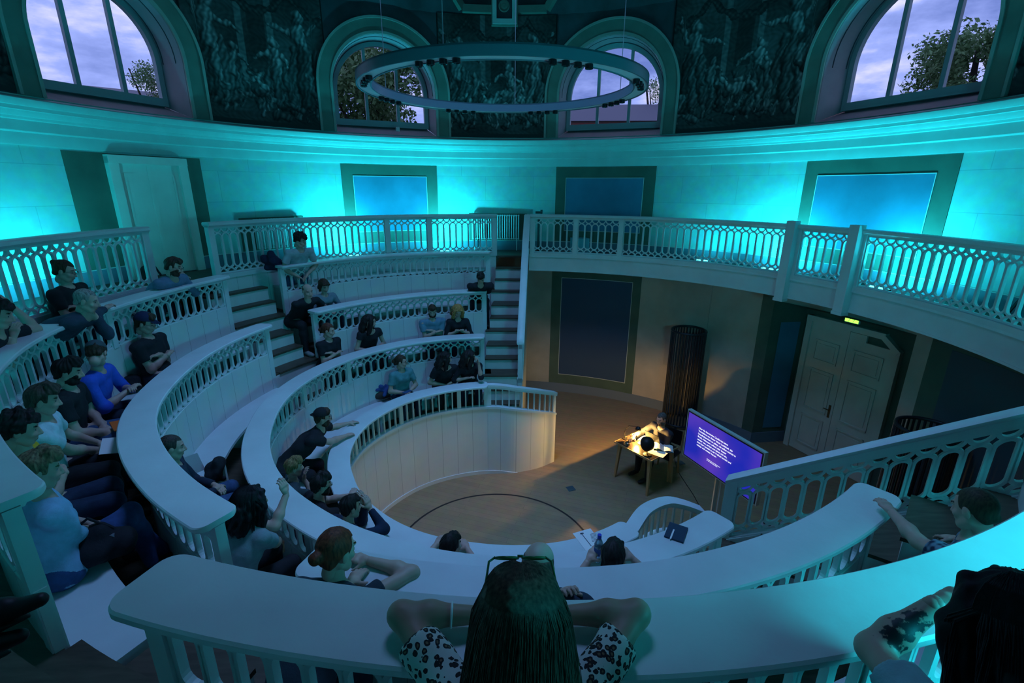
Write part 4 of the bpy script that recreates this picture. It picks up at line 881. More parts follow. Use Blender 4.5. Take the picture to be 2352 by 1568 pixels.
for k, (a, r) in enumerate(((-4, 6.1), (-9, 6.1), (-7, 5.75))): mb = MB(); mb.tube([pol(a, r, 3.77), pol(-7, 5.98, 4.2)], .012, 6); mb.build('leg', BLACKM, t)

# ---------------------------------------------------------------- outside
def tree(c, R, n, h0, seed, label, kind='crown_leaves', col=(.13, .26, .10)):
    rs = np.random.RandomState(seed); t = thing('tree', label, 'tree', (c[0], c[1], 0), group='trees outside the arched windows')
    mb = MB(); mb.tube([(c[0], c[1], 0), (c[0]+.2, c[1], c[2]*.6), (c[0], c[1]+.2, c[2]+R*.3)], [.3, .22, .08], 8); mb.build('trunk', mat('bark', (.03, .025, .02), .9), t)
    for q in range(6):
        a = rs.rand()*6.3; e = Vector((c[0]+math.cos(a)*R*.8, c[1]+math.sin(a)*R*.8, c[2]+rs.uniform(-.3, .6)*R)); mb = MB(); mb.tube([(c[0], c[1], c[2]*.6), e], [.1, .02], 6); mb.build('branch', mat('bark', (.03, .025, .02), .9), t)
    cl = rs.normal(size=(26, 3)); cl /= np.linalg.norm(cl, axis=1, keepdims=True); cl = cl*rs.uniform(.35, .9, (26, 1))*R*[1, 1, .8]+np.array(c)
    ci = rs.randint(0, 26, n); d = rs.normal(size=(n, 3)); d /= np.linalg.norm(d, axis=1, keepdims=True); P = cl[ci]+d*(rs.rand(n, 1)**.5)*R*.33
    a = rs.normal(size=(n, 3)); a /= np.linalg.norm(a, axis=1, keepdims=True); b = np.cross(a, rs.normal(size=(n, 3))); b /= np.linalg.norm(b, axis=1, keepdims=True)
    s = rs.uniform(.07, .15, (n, 1))*R/2.6; V = np.stack([P-a*s, P-b*s*.5, P+a*s, P+b*s*.5], 1).reshape(-1, 3); me = bpy.data.meshes.new('foliage'); me.from_pydata(V.tolist(), [], np.arange(4*n).reshape(-1, 4).tolist())
    me.materials.append(mat('leaf_green_%d' % int(col[1]*1000), col, .6)); o = bpy.data.objects.new('foliage', me); C.objects.link(o); o.parent = t; o.matrix_parent_inverse = t.matrix_basis.inverted()
def wdir(px, py, dist): d = ray(px, py); return CAMP+d*dist
tree(tuple(wdir(862, 215, 19)), 2.6, 9000, 0, 2, 'leafy tree filling the second arched window from the left')
tree(tuple(wdir(362, 185, 20)), 1.15, 2600, 0, 3, 'tree edge at the right side of the leftmost window')
tree(tuple(wdir(2250, 135, 20)), 2.3, 8000, 0, 4, 'broad tree in the right part of the rightmost window')
tree(tuple(wdir(1520, 212, 24)), 1.0, 1800, 0, 6, 'small tree at the right side of the third arched window')
RTM = mat('roof_red', (.22, .07, .055), .8, noise=(3, .2)); BRK = brickmat('red_brick', (.30, .10, .07), (.25, .08, .06), (.2, .14, .12), .5, .16, .02)
def house(c, L_, D_, h, rh, rot, wm, rm, label):
    t = thing('house', label, 'house', (c[0], c[1], 0), group='buildings outside the arched windows'); ca, sa = math.cos(rot), math.sin(rot)
    def P(x, y, z): return Vector((c[0]+x*ca-y*sa, c[1]+x*sa+y*ca, z))
    mb = MB(); mb.hexa([P(x, y, z) for z in (0, h) for x, y in ((-L_, -D_), (L_, -D_), (L_, D_), (-L_, D_))])
    for i, v in enumerate(mb.v): mb.uv[i] = (v[0]+v[1], v[2])
    mb.build('wall', wm, t)
    mb = MB(); k = 0; mb.v = [tuple(P(x, y, z)) for x, y, z in ((-L_-.2, -D_-.2, h), (L_+.2, -D_-.2, h), (L_+.2, D_+.2, h), (-L_-.2, D_+.2, h), (-L_-.2, 0, h+rh), (L_+.2, 0, h+rh))]; mb.f = [(0, 1, 5, 4), (2, 3, 4, 5), (0, 4, 3), (1, 2, 5), (0, 3, 2, 1)]; mb.mi = [0]*5; mb.build('roof', rm, t)
    for i in range(5): x = -L_+(i+.5)*L_*2/5; mb = MB(); mb.hexa([P(x+dx, -D_-.03+dy, z) for z in (h-1.6, h-.4) for dx, dy in ((-.4, 0), (.4, 0), (.4, .06), (-.4, .06))]); mb.build('window', mat('pane_dark', (.03, .04, .05), .2), t)
def hp(px, py, d): p = wdir(px, py, d); return p
p = hp(1470, 262, 22); house((p[0], p[1]+2), 3.2, 2.0, p[2]-.3, 1.0, -.1, BRK, mat('slate', (.12, .13, .17), .7), 'red brick house with slate roof in the third arched window')
p = hp(1345, 268, 27); house((p[0], p[1]+2), 3.5, 2, p[2]-1.3, 1.0, 0, mat('pale_wall', (.4, .4, .42), .8), mat('slate', (.12, .13, .17), .7), 'low grey roofed building at the left of the third arched window')
p = hp(200, 200, 26); house((p[0], p[1]+2), 9, 3, p[2]-.6, .9, .62, mat('pale_wall', (.4, .4, .42), .8), mat('slate', (.12, .13, .17), .7), 'long low slate roof seen in the leftmost window')
p = hp(2090, 215, 24); house((p[0], p[1]+2), 4.5, 2.6, p[2]-2.2, 2.2, -.9, BRK, RTM, 'house with red gabled roof in the rightmost window')
mb = MB(); mb.box(0, 20, -.3, 160, 160, .1); struct(mb.build('floor_outside', mat('ground', (.05, .06, .04), .9)))
# ================================================================ people
# bodies are grown from blended limb volumes: one continuous skin per person, clothes and hair are shells around it
SK = {}
def sk(name, col):
    if name not in SK: SK[name] = mat('skin_'+name, col, .5, noise=(9, .07), spec=.35)
    return SK[name]
EYEW = mat('eye_white', (.33, .31, .29), .3); EYED = mat('eye_dark', (.02, .018, .015), .2)
def surf(prims, lo, hi, h, noise=None, cuts=()):
    """prims: (fn(P)->d, lo, hi, k).  Returns vertices and quads of the zero level (surface nets)."""
    lo = np.array(lo, float); hi = np.array(hi, float); n = np.ceil((hi-lo)/h).astype(int)+1
    D = np.full(tuple(n), .5); ax = [lo[i]+h*np.arange(n[i]) for i in range(3)]
    for fn, a, b, k in prims:
        i0 = np.clip(np.floor((np.array(a)-.045-lo)/h).astype(int), 0, n-1); i1 = np.clip(np.ceil((np.array(b)+.045-lo)/h).astype(int)+1, 1, n)
        if (i1 <= i0).any(): continue
        sl = tuple(slice(i0[i], i1[i]) for i in range(3))
        X, Y, Z = np.meshgrid(*[ax[i][sl[i]] for i in range(3)], indexing='ij')
        d = fn(X, Y, Z); o = D[sl]; hh = np.clip(k-np.abs(o-d), 0, None)/k; D[sl] = np.minimum(o, d)-hh*hh*k*.25
    X, Y, Z = np.meshgrid(*ax, indexing='ij')
    if noise is not None: D = D+noise(X, Y, Z)
    for c in cuts: D = np.maximum(D, c(X, Y, Z))
    D[0] = D[-1] = .1; D[:, 0] = D[:, -1] = .1; D[:, :, 0] = D[:, :, -1] = .1
    S = D < 0; nx, ny, nz = S.shape
    c = [S[i:nx-1+i, j:ny-1+j, k:nz-1+k] for i in (0, 1) for j in (0, 1) for k in (0, 1)]
    cnt = sum(q.astype(np.int8) for q in c); act = (cnt > 0) & (cnt < 8); I = np.argwhere(act)
    if not len(I): return np.zeros((0, 3)), np.zeros((0, 4), int)
    idx = np.full(act.shape, -1, int); idx[act] = np.arange(len(I))
    acc = np.zeros((len(I), 3)); w = np.zeros((len(I), 1)); cor = [(i, j, k) for i in (0, 1) for j in (0, 1) for k in (0, 1)]
    val = [D[I[:, 0]+a, I[:, 1]+b, I[:, 2]+e] for a, b, e in cor]
    for p in range(8):
        for q in range(p+1, 8):
            if sum(abs(cor[p][i]-cor[q][i]) for i in range(3)) != 1: continue
            m = (val[p] < 0) != (val[q] < 0); t = (val[p]/(val[p]-val[q]+1e-12))[:, None]
            pt = np.array(cor[p])+(np.array(cor[q])-np.array(cor[p]))*t; acc += pt*m[:, None]; w += m[:, None]
    V = lo+(I+acc/w)*h; F = []
    for axn in range(3):
        a1, a2 = [(1, 2), (2, 0), (0, 1)][axn]
        s0 = [slice(None)]*3; s1 = [slice(None)]*3; s0[axn] = slice(0, -1); s1[axn] = slice(1, None)
        A = S[tuple(s0)]; B = S[tuple(s1)]; E = np.argwhere(A != B); E = E[(E[:, a1] > 0) & (E[:, a2] > 0) & (E[:, a1] < S.shape[a1]-1) & (E[:, a2] < S.shape[a2]-1)]
        if not len(E): continue
        flip = A[tuple(E.T)]; q = []
        for d1, d2 in ((0, 0), (-1, 0), (-1, -1), (0, -1)):
            e = E.copy(); e[:, a1] += d1; e[:, a2] += d2; q.append(idx[tuple(e.T)])
        q = np.stack(q, 1); q[~flip] = q[~flip][:, ::-1]; F.append(q)
    F = np.concatenate(F); F = F[(F >= 0).all(1)]
    return V, F
def cap(a, b, ra, rb, k=.03, sq=None):
    a = np.array(a, float); b = np.array(b, float); d = b-a; l2 = max(1e-9, d@d); R = max(ra, rb)
    def fn(X, Y, Z):
        t = np.clip(((X-a[0])*d[0]+(Y-a[1])*d[1]+(Z-a[2])*d[2])/l2, 0, 1)
        return np.sqrt((X-a[0]-d[0]*t)**2+(Y-a[1]-d[1]*t)**2+(Z-a[2]-d[2]*t)**2)-(ra+(rb-ra)*t)
    return (fn, np.minimum(a, b)-R, np.maximum(a, b)+R, k)
def ell(c, M_, r, k=.03):     # ellipsoid with frame rows M_
    c = np.array(c, float); M_ = np.array(M_, float); r = np.array(r, float); R = r.max()
    def fn(X, Y, Z):
        x, y, z = X-c[0], Y-c[1], Z-c[2]; L_ = [(M_[i, 0]*x+M_[i, 1]*y+M_[i, 2]*z) for i in range(3)]
        q = np.sqrt(sum((L_[i]/r[i])**2 for i in range(3))); g = np.sqrt(sum((L_[i]/r[i]**2)**2 for i in range(3)))+1e-9
        return q*(q-1)/g
    return (fn, c-R, c+R, k)
I3 = np.eye(3)
def bx(prims): return np.min([p[1] for p in prims], 0)-.03, np.max([p[2] for p in prims], 0)+.03
def grow(p, d): return (lambda X, Y, Z, f=p[0]: f(X, Y, Z)-d, p[1]-d, p[2]+d, p[3])
def mkmesh(parts, name, mats, parent, smooth=True):
    V = []; F = []; MI = []; k = 0
    for v, f, m in parts:
        if not len(f): continue
        V.append(v); F.append(f+k); MI.append(np.full(len(f), m) if np.isscalar(m) else m); k += len(v)
    if not V: return None
    V = np.concatenate(V); F = np.concatenate(F); MI = np.concatenate(MI).astype(np.int32)
    me = bpy.data.meshes.new(name); me.vertices.add(len(V)); me.vertices.foreach_set('co', V.astype(np.float32).ravel())
    me.loops.add(F.size); me.loops.foreach_set('vertex_index', F.astype(np.int32).ravel()); me.polygons.add(len(F)); me.polygons.foreach_set('loop_start', np.arange(0, F.size, 4, dtype=np.int32))
    for m in mats: me.materials.append(m)
    me.polygons.foreach_set('material_index', MI); me.polygons.foreach_set('use_smooth', np.ones(len(F), bool)); me.update(calc_edges=True); me.validate()
    o = bpy.data.objects.new(name, me); C.objects.link(o); o.parent = parent; o.matrix_parent_inverse = parent.matrix_basis.inverted(); return o

# head in its own frame: x right, y forward, z up, centre between the ears
def head_prims(fem=False, beard=False):
    j = .92 if fem else 1.0
    P = [ell((0, -.015, .034), I3, (.073, .088, .077), .03), ell((0, .022, -.03), I3, (.060*j, .066, .078), .03), cap((-.028*j, .045, -.088), (.028*j, .045, -.088), .024*j, .024*j, .03), cap((0, .062, -.098), (0, .058, -.088), .014, .016, .02),
         cap((-.05*j, -.01, -.06), (-.034*j, .045, -.088), .018, .016, .03), cap((.05*j, -.01, -.06), (.034*j, .045, -.088), .018, .016, .03),
         cap((0, .086, .008), (0, .104, -.03), .008, .0125, .012), cap((-.012, .09, -.036), (.012, .09, -.036), .008, .008, .01),
         cap((-.038, .07, .026), (.038, .07, .026), .012, .012, .012), cap((-.045, .058, -.028), (-.03, .068, -.034), .016, .014, .02), cap((.045, .058, -.028), (.03, .068, -.034), .016, .014, .02),
         cap((-.018, .084, -.060), (.018, .084, -.060), .0075, .0075, .008), cap((-.016, .082, -.070), (.016, .082, -.070), .0075, .0075, .008),
         ell((-.075, -.012, -.008), I3, (.010, .020, .033), .008), ell((.075, -.012, -.008), I3, (.010, .020, .033), .008),
         cap((0, -.025, -.05), (0, -.03, -.11), .046 if not fem else .040, .046 if not fem else .040, .02)]
    if beard: P += [cap((-.04, .035, -.085), (.04, .035, -.085), .026, .026, .03), cap((0, .062, -.102), (0, .055, -.095), .019, .018, .02)]
    return P
HC = {}
def head_mesh(h, fem, beard, hairm):
    key = (h, fem, beard)
    if key not in HC:
        P = head_prims(fem, beard); lo, hi = bx(P)
        def eyes(X, Y, Z):   # shallow sockets
            d = np.minimum(np.sqrt((X-.032)**2+(Y-.093)**2+(Z-.004)**2), np.sqrt((X+.032)**2+(Y-.093)**2+(Z-.004)**2)); return np.where(d < .022, (.022-d)*.45, 0)
        V, F = surf(P, lo, hi, h, noise=eyes); c = V[F].mean(1); m = np.zeros(len(F), int)
        de = np.minimum(np.sqrt(((c-[.032, .078, .004])**2*[1, .3, 2.2]).sum(1)), np.sqrt(((c-[-.032, .078, .004])**2*[1, .3, 2.2]).sum(1)))
        m[(de < .0115) & (c[:, 1] > .05)] = 1; m[(de < .0065) & (c[:, 1] > .05)] = 2
        m[(abs(c[:, 2]+.0655) < .009) & (abs(c[:, 0]) < .024) & (c[:, 1] > .075)] = 3
        m[(abs(c[:, 2]-.034+.12*(abs(c[:, 0])-.03)) < .0036) & (abs(abs(c[:, 0])-.034) < .02) & (c[:, 1] > .06)] = 4
        if beard: m[(c[:, 2] < -.03-.9*np.clip(.035-c[:, 1], -.02, .05)) & (c[:, 2] > -.14) & (c[:, 1] > -.01) & (m != 3) & ~((c[:, 2] > -.048) & (abs(c[:, 0]) < .016)) & ((c[:, 2] < -.045) | (abs(c[:, 0]) > .045))] = 4
        HC[key] = (V, F, m)
    return HC[key]
def hnoise(seed, amp, fx=38, rad_=True):
    r_ = np.random.RandomState(seed); p = r_.rand(8)*6.3
    def f(X, Y, Z):
        ph = np.arctan2(X, Y+.02)
        return amp*(np.sin(ph*fx*.45+4*np.sin(Z*19+p[0])+p[1])*.5+.5*np.sin(X*70+p[2]+2*np.sin(Y*33+p[3]))*np.sin(Z*41+p[4])+.5*np.sin(Y*95+p[5]+3*np.sin(X*29)))
    return f
def hair_mesh(style, seed, h, inset=0):
    cr_ = ell((0, -.024, .034), I3, (.082, .098, .089), .02); P = [cr_]
    cuts = []; amp = .003; r_ = np.random.RandomState(seed)
    if style in ('short', 'quiff', 'curly', 'topbun', 'tied', 'bun'): P.append(cap((-.038, -.072, -.038), (.038, -.072, -.038), .027, .027, .03))
    def face(X, Y, Z, up=.062, fr=.0): return np.minimum(.02-0*X, (Y-(-.005)+.0*Z)*1.0-np.clip((Z-.0)*0, 0, 1))*0-1
    # keep-out volume in front: below the hairline and in front of the ears
    def facecut(zl=.070, yl=.02):
        def f(X, Y, Z):
            a = np.minimum(Y-yl+.35*(Z-.0).clip(0, .2)*0, zl-.012*np.cos(X*38)-Z); b = np.minimum(Y+.035, -.01-Z); return np.maximum(np.minimum(a, 1), b)
        return f
    if style == 'buzz': P = [ell((0, -.022, .032), I3, (.0775, .095, .0865), .02)]; cuts = [facecut(.072, .028), lambda X, Y, Z: -.065-Z]; P.append(cap((-.035, -.072, -.038), (.035, -.072, -.038), .024, .024, .03)); amp = .0008
    elif style == 'balding': P = [ell((0, -.024, .020), I3, (.079, .096, .084), .02)]; cuts = [lambda X, Y, Z: np.minimum(Y+.0, 1), lambda X, Y, Z: Z-.055, lambda X, Y, Z: -.05-Z]; amp = .001
    elif style == 'short': P += [cap((-.03, .045, .085), (.035, .05, .083), .028, .028, .03), cap((0, -.03, .10), (0, .03, .1), .03, .03, .03)]; cuts = [facecut(.062, .022), lambda X, Y, Z: -.072-Z]; amp = .0045
    elif style == 'quiff': P += [cap((-.04, .055, .095), (.045, .06, .09), .034, .03, .03), cap((-.02, 0, .115), (.03, .03, .115), .035, .035, .03), cap((-.06, -.03, .05), (-.055, .02, .06), .03, .03, .03), cap((.06, -.03, .05), (.055, .02, .06), .03, .03, .03)]; cuts = [facecut(.058, .03), lambda X, Y, Z: -.07-Z]; amp = .006
    elif style == 'curly': P += [ell((0, -.02, .05), I3, (.098, .108, .09), .02)]+[cap(q, q+np.array([.001, 0, 0]), .022, .022, .012) for q in np.array([(.09*math.sin(t)*math.cos(u), -.02+.1*math.cos(t), .05+.09*math.sin(t)*math.sin(u)) for t in (.5, 1, 1.6, 2.2, 2.8) for u in np.linspace(-.3, 3.4, 8)])]; cuts = [facecut(.058, .03), lambda X, Y, Z: -.06-Z]; amp = .005
    elif style in ('bun', 'tied'):
        cuts = [facecut(.072, .026), lambda X, Y, Z: -.07-Z-.25*(Y+.06)]; amp = .0018
        if style == 'bun': P += [ell((.0, -.135, .0), I3, (.034, .034, .032), .02), cap((0, -.1, .0), (0, -.12, 0), .026, .022, .02)]
        else: P += [cap((0, -.11, .02), (0, -.135, -.03), .022, .028, .02), cap((0, -.135, -.03), (0, -.12, -.14), .028, .012, .02)]
    elif style == 'topbun': cuts = [facecut(.074, .026), lambda X, Y, Z: -.07-Z]; P += [ell((0, -.115, .065), I3, (.03, .03, .03), .02)]; amp = .002
    elif style == 'bob': P += [cap((-.07, -.02, .02), (-.072, .01, -.10), .028, .022, .03), cap((.07, -.02, .02), (.072, .01, -.10), .028, .022, .03), cap((-.04, -.08, .02), (-.045, -.07, -.10), .04, .034, .04), cap((.04, -.08, .02), (.045, -.07, -.10), .04, .034, .04), cap((-.05, .05, .07), (.05, .05, .07), .02, .02, .03)]; cuts = [lambda X, Y, Z: np.minimum(np.minimum(Y-.03, .060-Z), .062-abs(X))*1.0]; amp = .003
    elif style in ('long', 'longcurly', 'verylong'):
        L_ = {'long': .26, 'longcurly': .24, 'verylong': .52}[style]; wv = .012 if style == 'long' else .02
        for q in np.linspace(-1, 1, 9):
            x = .078*math.sin(q*1.75); y = -.03-.085*math.cos(q*1.75)+(.05 if abs(q) > .9 else 0); pts = [(x*.9, y*.9, .03)]
            for i in range(1, 6): z = .03-L_*i/5; pts.append((x*(1+(.95 if style == 'verylong' else .18)*i/5)+wv*r_.uniform(-1, 1), y-(.02 if abs(q) < .8 else -.015)*i/5+wv*r_.uniform(-1, 1)*.6, z))
            for a, b in zip(pts[:-1], pts[1:]): P.append(cap(a, b, .034, .032 if b is not pts[-1] else .014, .03))
        P += [cap((-.045, .05, .082), (-.07, .03, .03), .018, .016, .02), cap((.045, .05, .082), (.07, .03, .03), .018, .016, .02)]
        if style == 'longcurly': P += [cap(p_, np.array(p_)+.001, .032, .03, .015) for p_ in r_.normal(size=(26, 3))*[.085, .05, .10]+[0, -.07, -.06]]
        cuts = [lambda X, Y, Z: np.minimum(np.minimum(Y-.022, .068-Z), .058-abs(X))*1.0]; amp = .0045
    if amp and style not in ('buzz', 'balding'): nf = hnoise(seed, amp)
    else: nf = None
    if inset: nf = (lambda X, Y, Z, f=hnoise(seed, amp*.5): f(X, Y, Z)+inset)
    lo, hi = bx(P); return surf(P, lo, hi, h, noise=nf, cuts=cuts)
def cap_mesh(h, back=False):
    P = [ell((0, -.022, .046), I3, (.086, .102, .090), .02), cap((-.006, -.022, .136), (.006, -.022, .136), .006, .006, .006)]
    V, F = surf(P, *bx(P), h, cuts=[lambda X, Y, Z: .040-Z+.12*(Y+.02)])
    s = -1 if back else 1; B = []
    for x in np.linspace(-.055, .055, 7): B.append(cap((x, s*.075-.01, .048), (x*.85, s*(.075+.07*math.sqrt(max(.05, 1-(x/.07)**2)))-.01, .036), .0055, .0045, .008))
    V2, F2 = surf(B, *bx(B), min(h, .004)); return (V, F, 0), (V2, F2, 0)

# hand in its own frame: x across (thumb side +), y towards the fingertips, z back of the hand
def hand_prims(curl=.4, spread=.25, thumb=.5, flip=1):
    P = [ell((0, .045, 0), I3, (.040, .050, .0145), .018), cap((0, -.035, 0), (0, .01, 0), .024, .024, .02), cap((-.026, .06, 0), (.026, .064, 0), .0125, .0125, .015)]
    for i, (x, l, r) in enumerate(((.029, .068, .0085), (.010, .077, .009), (-.009, .072, .0085), (-.027, .056, .0078))):
        a = np.array([x*flip, .082-.004*abs(i-1), 0]); an_ = curl*(.35+.06*i); sp_ = math.sin(spread)*x*5*flip
        for f, g in ((.45, 1.0), (.3, 1.25), (.25, .85)):
            d = np.array([sp_*.6, math.cos(an_), -math.sin(an_)]); d /= np.linalg.norm(d); b = a+d*l*f; P.append(cap(a, b, r, r*.9, .006)); a = b; r *= .92; an_ += curl*g
    a = np.array([.026*flip, .012, -.004]); d = np.array([.75*flip, .62, -.2-.5*curl]); d /= np.linalg.norm(d); b = a+d*.042; P.append(cap(a, b, .0135, .0105, .012)); d2 = np.array([.35*flip, .9, -.3-.6*curl]); d2 /= np.linalg.norm(d2); P.append(cap(b, b+d2*.034, .0105, .0085, .006))
    return P
HM = {}
def hand_mesh(curl, flip, h):
    k = (round(curl, 1), flip, h)
    if k not in HM: P = hand_prims(curl, .25, .5, flip); HM[k] = surf(P, *bx(P), h)
    return HM[k]
def nrm(v): v = np.array(v, float); return v/(np.linalg.norm(v)+1e-9)
def ik(S, W, l1, l2, hint):
    d = W-S; L_ = np.linalg.norm(d); 
    if L_ > (l1+l2)*.985: W = S+d/L_*(l1+l2)*.985; d = W-S; L_ = np.linalg.norm(d)
    L_ = max(L_, abs(l1-l2)+.03)
    a = (l1*l1-l2*l2+L_*L_)/(2*L_); hgt = math.sqrt(max(1e-6, l1*l1-a*a)); u = d/np.linalg.norm(d); v = np.array(hint, float); v = v-(v@u)*u; v = nrm(v); return S+u*a+v*hgt, W
def folds(seed, amp=.004):
    r_ = np.random.RandomState(seed); q = r_.normal(size=(6, 3))*[18, 18, 22]; ph = r_.rand(6)*6.3
    return lambda X, Y, Z: amp*sum(np.sin(q[i, 0]*X+q[i, 1]*Y+q[i, 2]*Z+ph[i]+1.2*np.sin(q[(i+1) % 6, 0]*Y*.5)) for i in range(6))/2.2
def V3(a): return np.array([a[0], a[1], a[2]], float)

def person(label, H, row, look=None, lean=None, hands=None, top=(.02, .02, .02), sleeve='short', legs=(.015, .02, .04), skin='fair', hair='short', hcol=(.02, .015, .012), fem=False, beard=False, epos=None,
           glasses=False, hat=None, hatc=(.02, .02, .03), det=1, seed=1, sc=1.0, pitch=0, pel=None, face=None, knees=None, topmat=None, legsmat=None, neck='tee', elbow=None, curl=.5, shoes=(.02, .02, .02), skirt=None, group=None, bare_legs=False, legs_on=True, strands=0):
    """H: head centre.  row: (floor z, bench radius function).  hands: {'L':(x,y,z),'R':...} wrist targets"""
    hh = {0: .008, 1: .0062, 2: .0042}[det]; hb = {0: .016, 1: .0125, 2: .009}[det]; hn = {0: .006, 1: .0048, 2: .0036}[det]
    H = V3(H); zf, rb = row[:2]; rin = row[2] if len(row) > 2 else None; a = az(H) % 360
    fdir = nrm([-H[0], -H[1], 0]) if face is None else nrm([face[0], face[1], 0]); R_ = np.array([fdir[1], -fdir[0], 0]); U = np.array([0, 0, 1.])
    if pel is None:
        r = rb(a) if rb else np.hypot(H[0], H[1])+.1; p = pol(a, r, zf+.44+.10*sc); P = V3(p)
    else: P = V3(pel)
    sp_ = H-P; N = H-nrm(sp_*[1, 1, .9])*.03-U*.145*sc-fdir*.02; ax_ = nrm(N-P); Cc = P+(N-P)*.62-fdir*.02*sc
    bw = (.172 if fem else .205)*sc; lk = nrm(look) if look is not None else nrm([.6*fdir[0], .6*fdir[1], -.1])
    sh = {s: N+R_*bw*(1 if s == 'R' else -1)-ax_*.06*sc for s in 'LR'}
    ua, fa = .285*sc, .25*sc; W = {}; E_ = {}
    for s in 'LR':
        sg = 1 if s == 'R' else -1
        if isinstance(hands, str):
            w_ = {'crossed': Cc+fdir*(.145 if s == 'L' else .185)-R_*sg*.045-U*(.02 if s == 'L' else .05), 'lap': P+R_*.05*sg+fdir*.27+U*.13, 'phone': P+R_*.045*sg+fdir*.33+U*.24, 'knees': P+R_*.11*sg+fdir*.36+U*.10}[hands]
        else: w_ = V3(hands[s]) if hands and s in hands else P+R_*.08*sg+fdir*.28+U*.12
        hint = (R_*sg*.7-U*.6-fdir*.25) if not (elbow and s in elbow) else V3(elbow[s])
        E_[s], W[s] = ik(sh[s], w_, ua, fa, hint)
        if epos and s in epos: E_[s], W[s] = V3(epos[s]), w_
    # body
    g = sc*(.93 if fem else 1.0); B = [cap(P-R_*.075*g, P+R_*.075*g, .115*g, .115*g, .05), cap(P-R_*.05*g, Cc-R_*.055*g, .105*g, .10*g, .05), cap(P+R_*.05*g, Cc+R_*.055*g, .105*g, .10*g, .05),
         cap(Cc-R_*.065*g, N-R_*.075*g-ax_*.09, .108*g, .075*g, .05), cap(Cc+R_*.065*g, N+R_*.075*g-ax_*.09, .108*g, .075*g, .05)]
    tor = list(B)
    if fem: tor += [ell(Cc+fdir*.085*g+R_*q*.062*g+ax_*.035, I3, (.052, .05, .052), .04) for q in (-1, 1)]
    shd = [cap(N-ax_*.045, sh[s], .052*g, .052*g, .05) for s in 'LR']
    arms = {s: [cap(sh[s], E_[s], .048*g, .039*g, .03), cap(E_[s], E_[s]+(W[s]-E_[s])*.35, .039*g, .040*g, .03), cap(E_[s]+(W[s]-E_[s])*.35, W[s], .040*g, .0265*g, .03)] for s in 'LR'}
    nk = [cap(N-ax_*.02, H-U*.07-fdir*.012-lk*.012, .054*g, .046*g, .03)]
    hip = {s: P+R_*.085*g*(1 if s == 'R' else -1) for s in 'LR'}; KN = {}; AN = {}; TO = {}
    for s in 'LR':
        sg = 1 if s == 'R' else -1
        K = hip[s]+fdir*.40*sc+R_*sg*.05+U*(.0) if not (knees and s in knees) else V3(knees[s]); K[2] = max(K[2], zf+.40) if not knees else K[2]
        An = np.array([K[0], K[1], zf+.09])+fdir*.04+(R_*sg*.01) if not (knees and s+'f' in knees) else V3(knees[s+'f'])
        if rin is not None and not (knees and s in knees):
            for Q, mg in ((K, .10), (An, .22)):
                need = rin(az(Q) % 360)+.17+mg; r0 = math.hypot(Q[0], Q[1])
                if r0 < need: Q[0] *= need/r0; Q[1] *= need/r0
        KN[s], AN[s], TO[s] = K, An, An+fdir*.15-U*.045
    lg = {s: [cap(hip[s], KN[s], .086*g, .058*g, .05), cap(KN[s], KN[s]+(AN[s]-KN[s])*.35, .057*g, .056*g, .03), cap(KN[s]+(AN[s]-KN[s])*.35, AN[s], .056*g, .038*g, .03)] for s in 'LR'}
    ft = {s: [cap(AN[s]-U*.03, TO[s]-fdir*.03, .036, .032, .03), cap(TO[s]-fdir*.04, TO[s]+fdir*.03, .034, .026, .02)] for s in 'LR'}
    t = thing('person', label, 'person', (P[0], P[1], zf), group=group)
    allb = B+shd+arms['L']+arms['R']+nk+(lg['L']+lg['R'] if legs_on else [])
    skm = sk(skin, {'fair': (.50, .33, .26), 'tan': (.40, .25, .18), 'pale': (.58, .41, .34)}[skin])
    # head frame
    f_ = nrm(lk); rr = nrm(np.cross(f_, U)); uu = np.cross(rr, f_); HF = np.stack([rr, f_, uu])
    hc_ = mat('hair_%02d%02d%02d' % tuple(int(c*250) for c in hcol), hcol, .62, noise=(90, .6, (1, 1, .12)), spec=.28, bump=.12, bscale=140)
    V, F, m = head_mesh(hh, fem, beard, None); ks = sc*1.0
    bparts = []
    lo, hi = bx(allb); v, f = surf(allb, lo, hi, hb); bparts.append((v, f, 0))
    bparts.append(((V*ks)@HF+H, F, m))
    for s in 'LR':
        sg = 1 if s == 'R' else -1; fd = nrm(W[s]-E_[s]); hd = fd.copy()
        if isinstance(hands, str) and hands == 'crossed': hd = nrm(-R_*sg-fdir*.35+U*.15)
        if isinstance(hands, str) and hands == 'lap': hd = nrm(fdir*.5-R_*sg*.8-U*.2)
        if hands and not isinstance(hands, str) and s+'d' in hands: hd = nrm(hands[s+'d'])
        zn = nrm(U-(U@hd)*hd) if not (hands and not isinstance(hands, str) and s+'n' in hands) else nrm(V3(hands[s+'n'])-(V3(hands[s+'n'])@hd)*hd); xn = np.cross(hd, zn)
        cu = curl if not (hands and not isinstance(hands, str) and s+'c' in hands) else hands[s+'c']; hv, hf = hand_mesh(cu, -1 if s == 'R' else 1, hn)
        bparts.append(((hv*sc*(.92 if fem else 1)+[0, .02, 0])@np.stack([xn, hd, zn])+W[s], hf, 0))
    lip = mat('lips', (.34, .16, .14), .4)
    bo = mkmesh(bparts, 'body', [skm, EYEW, EYED, lip, hc_], t)
    # clothes
    tm = topmat or mat('cloth_%02d%02d%02d' % tuple(int(c*99) for c in top), top, .85, noise=(14, .15), bump=.25, bscale=120)
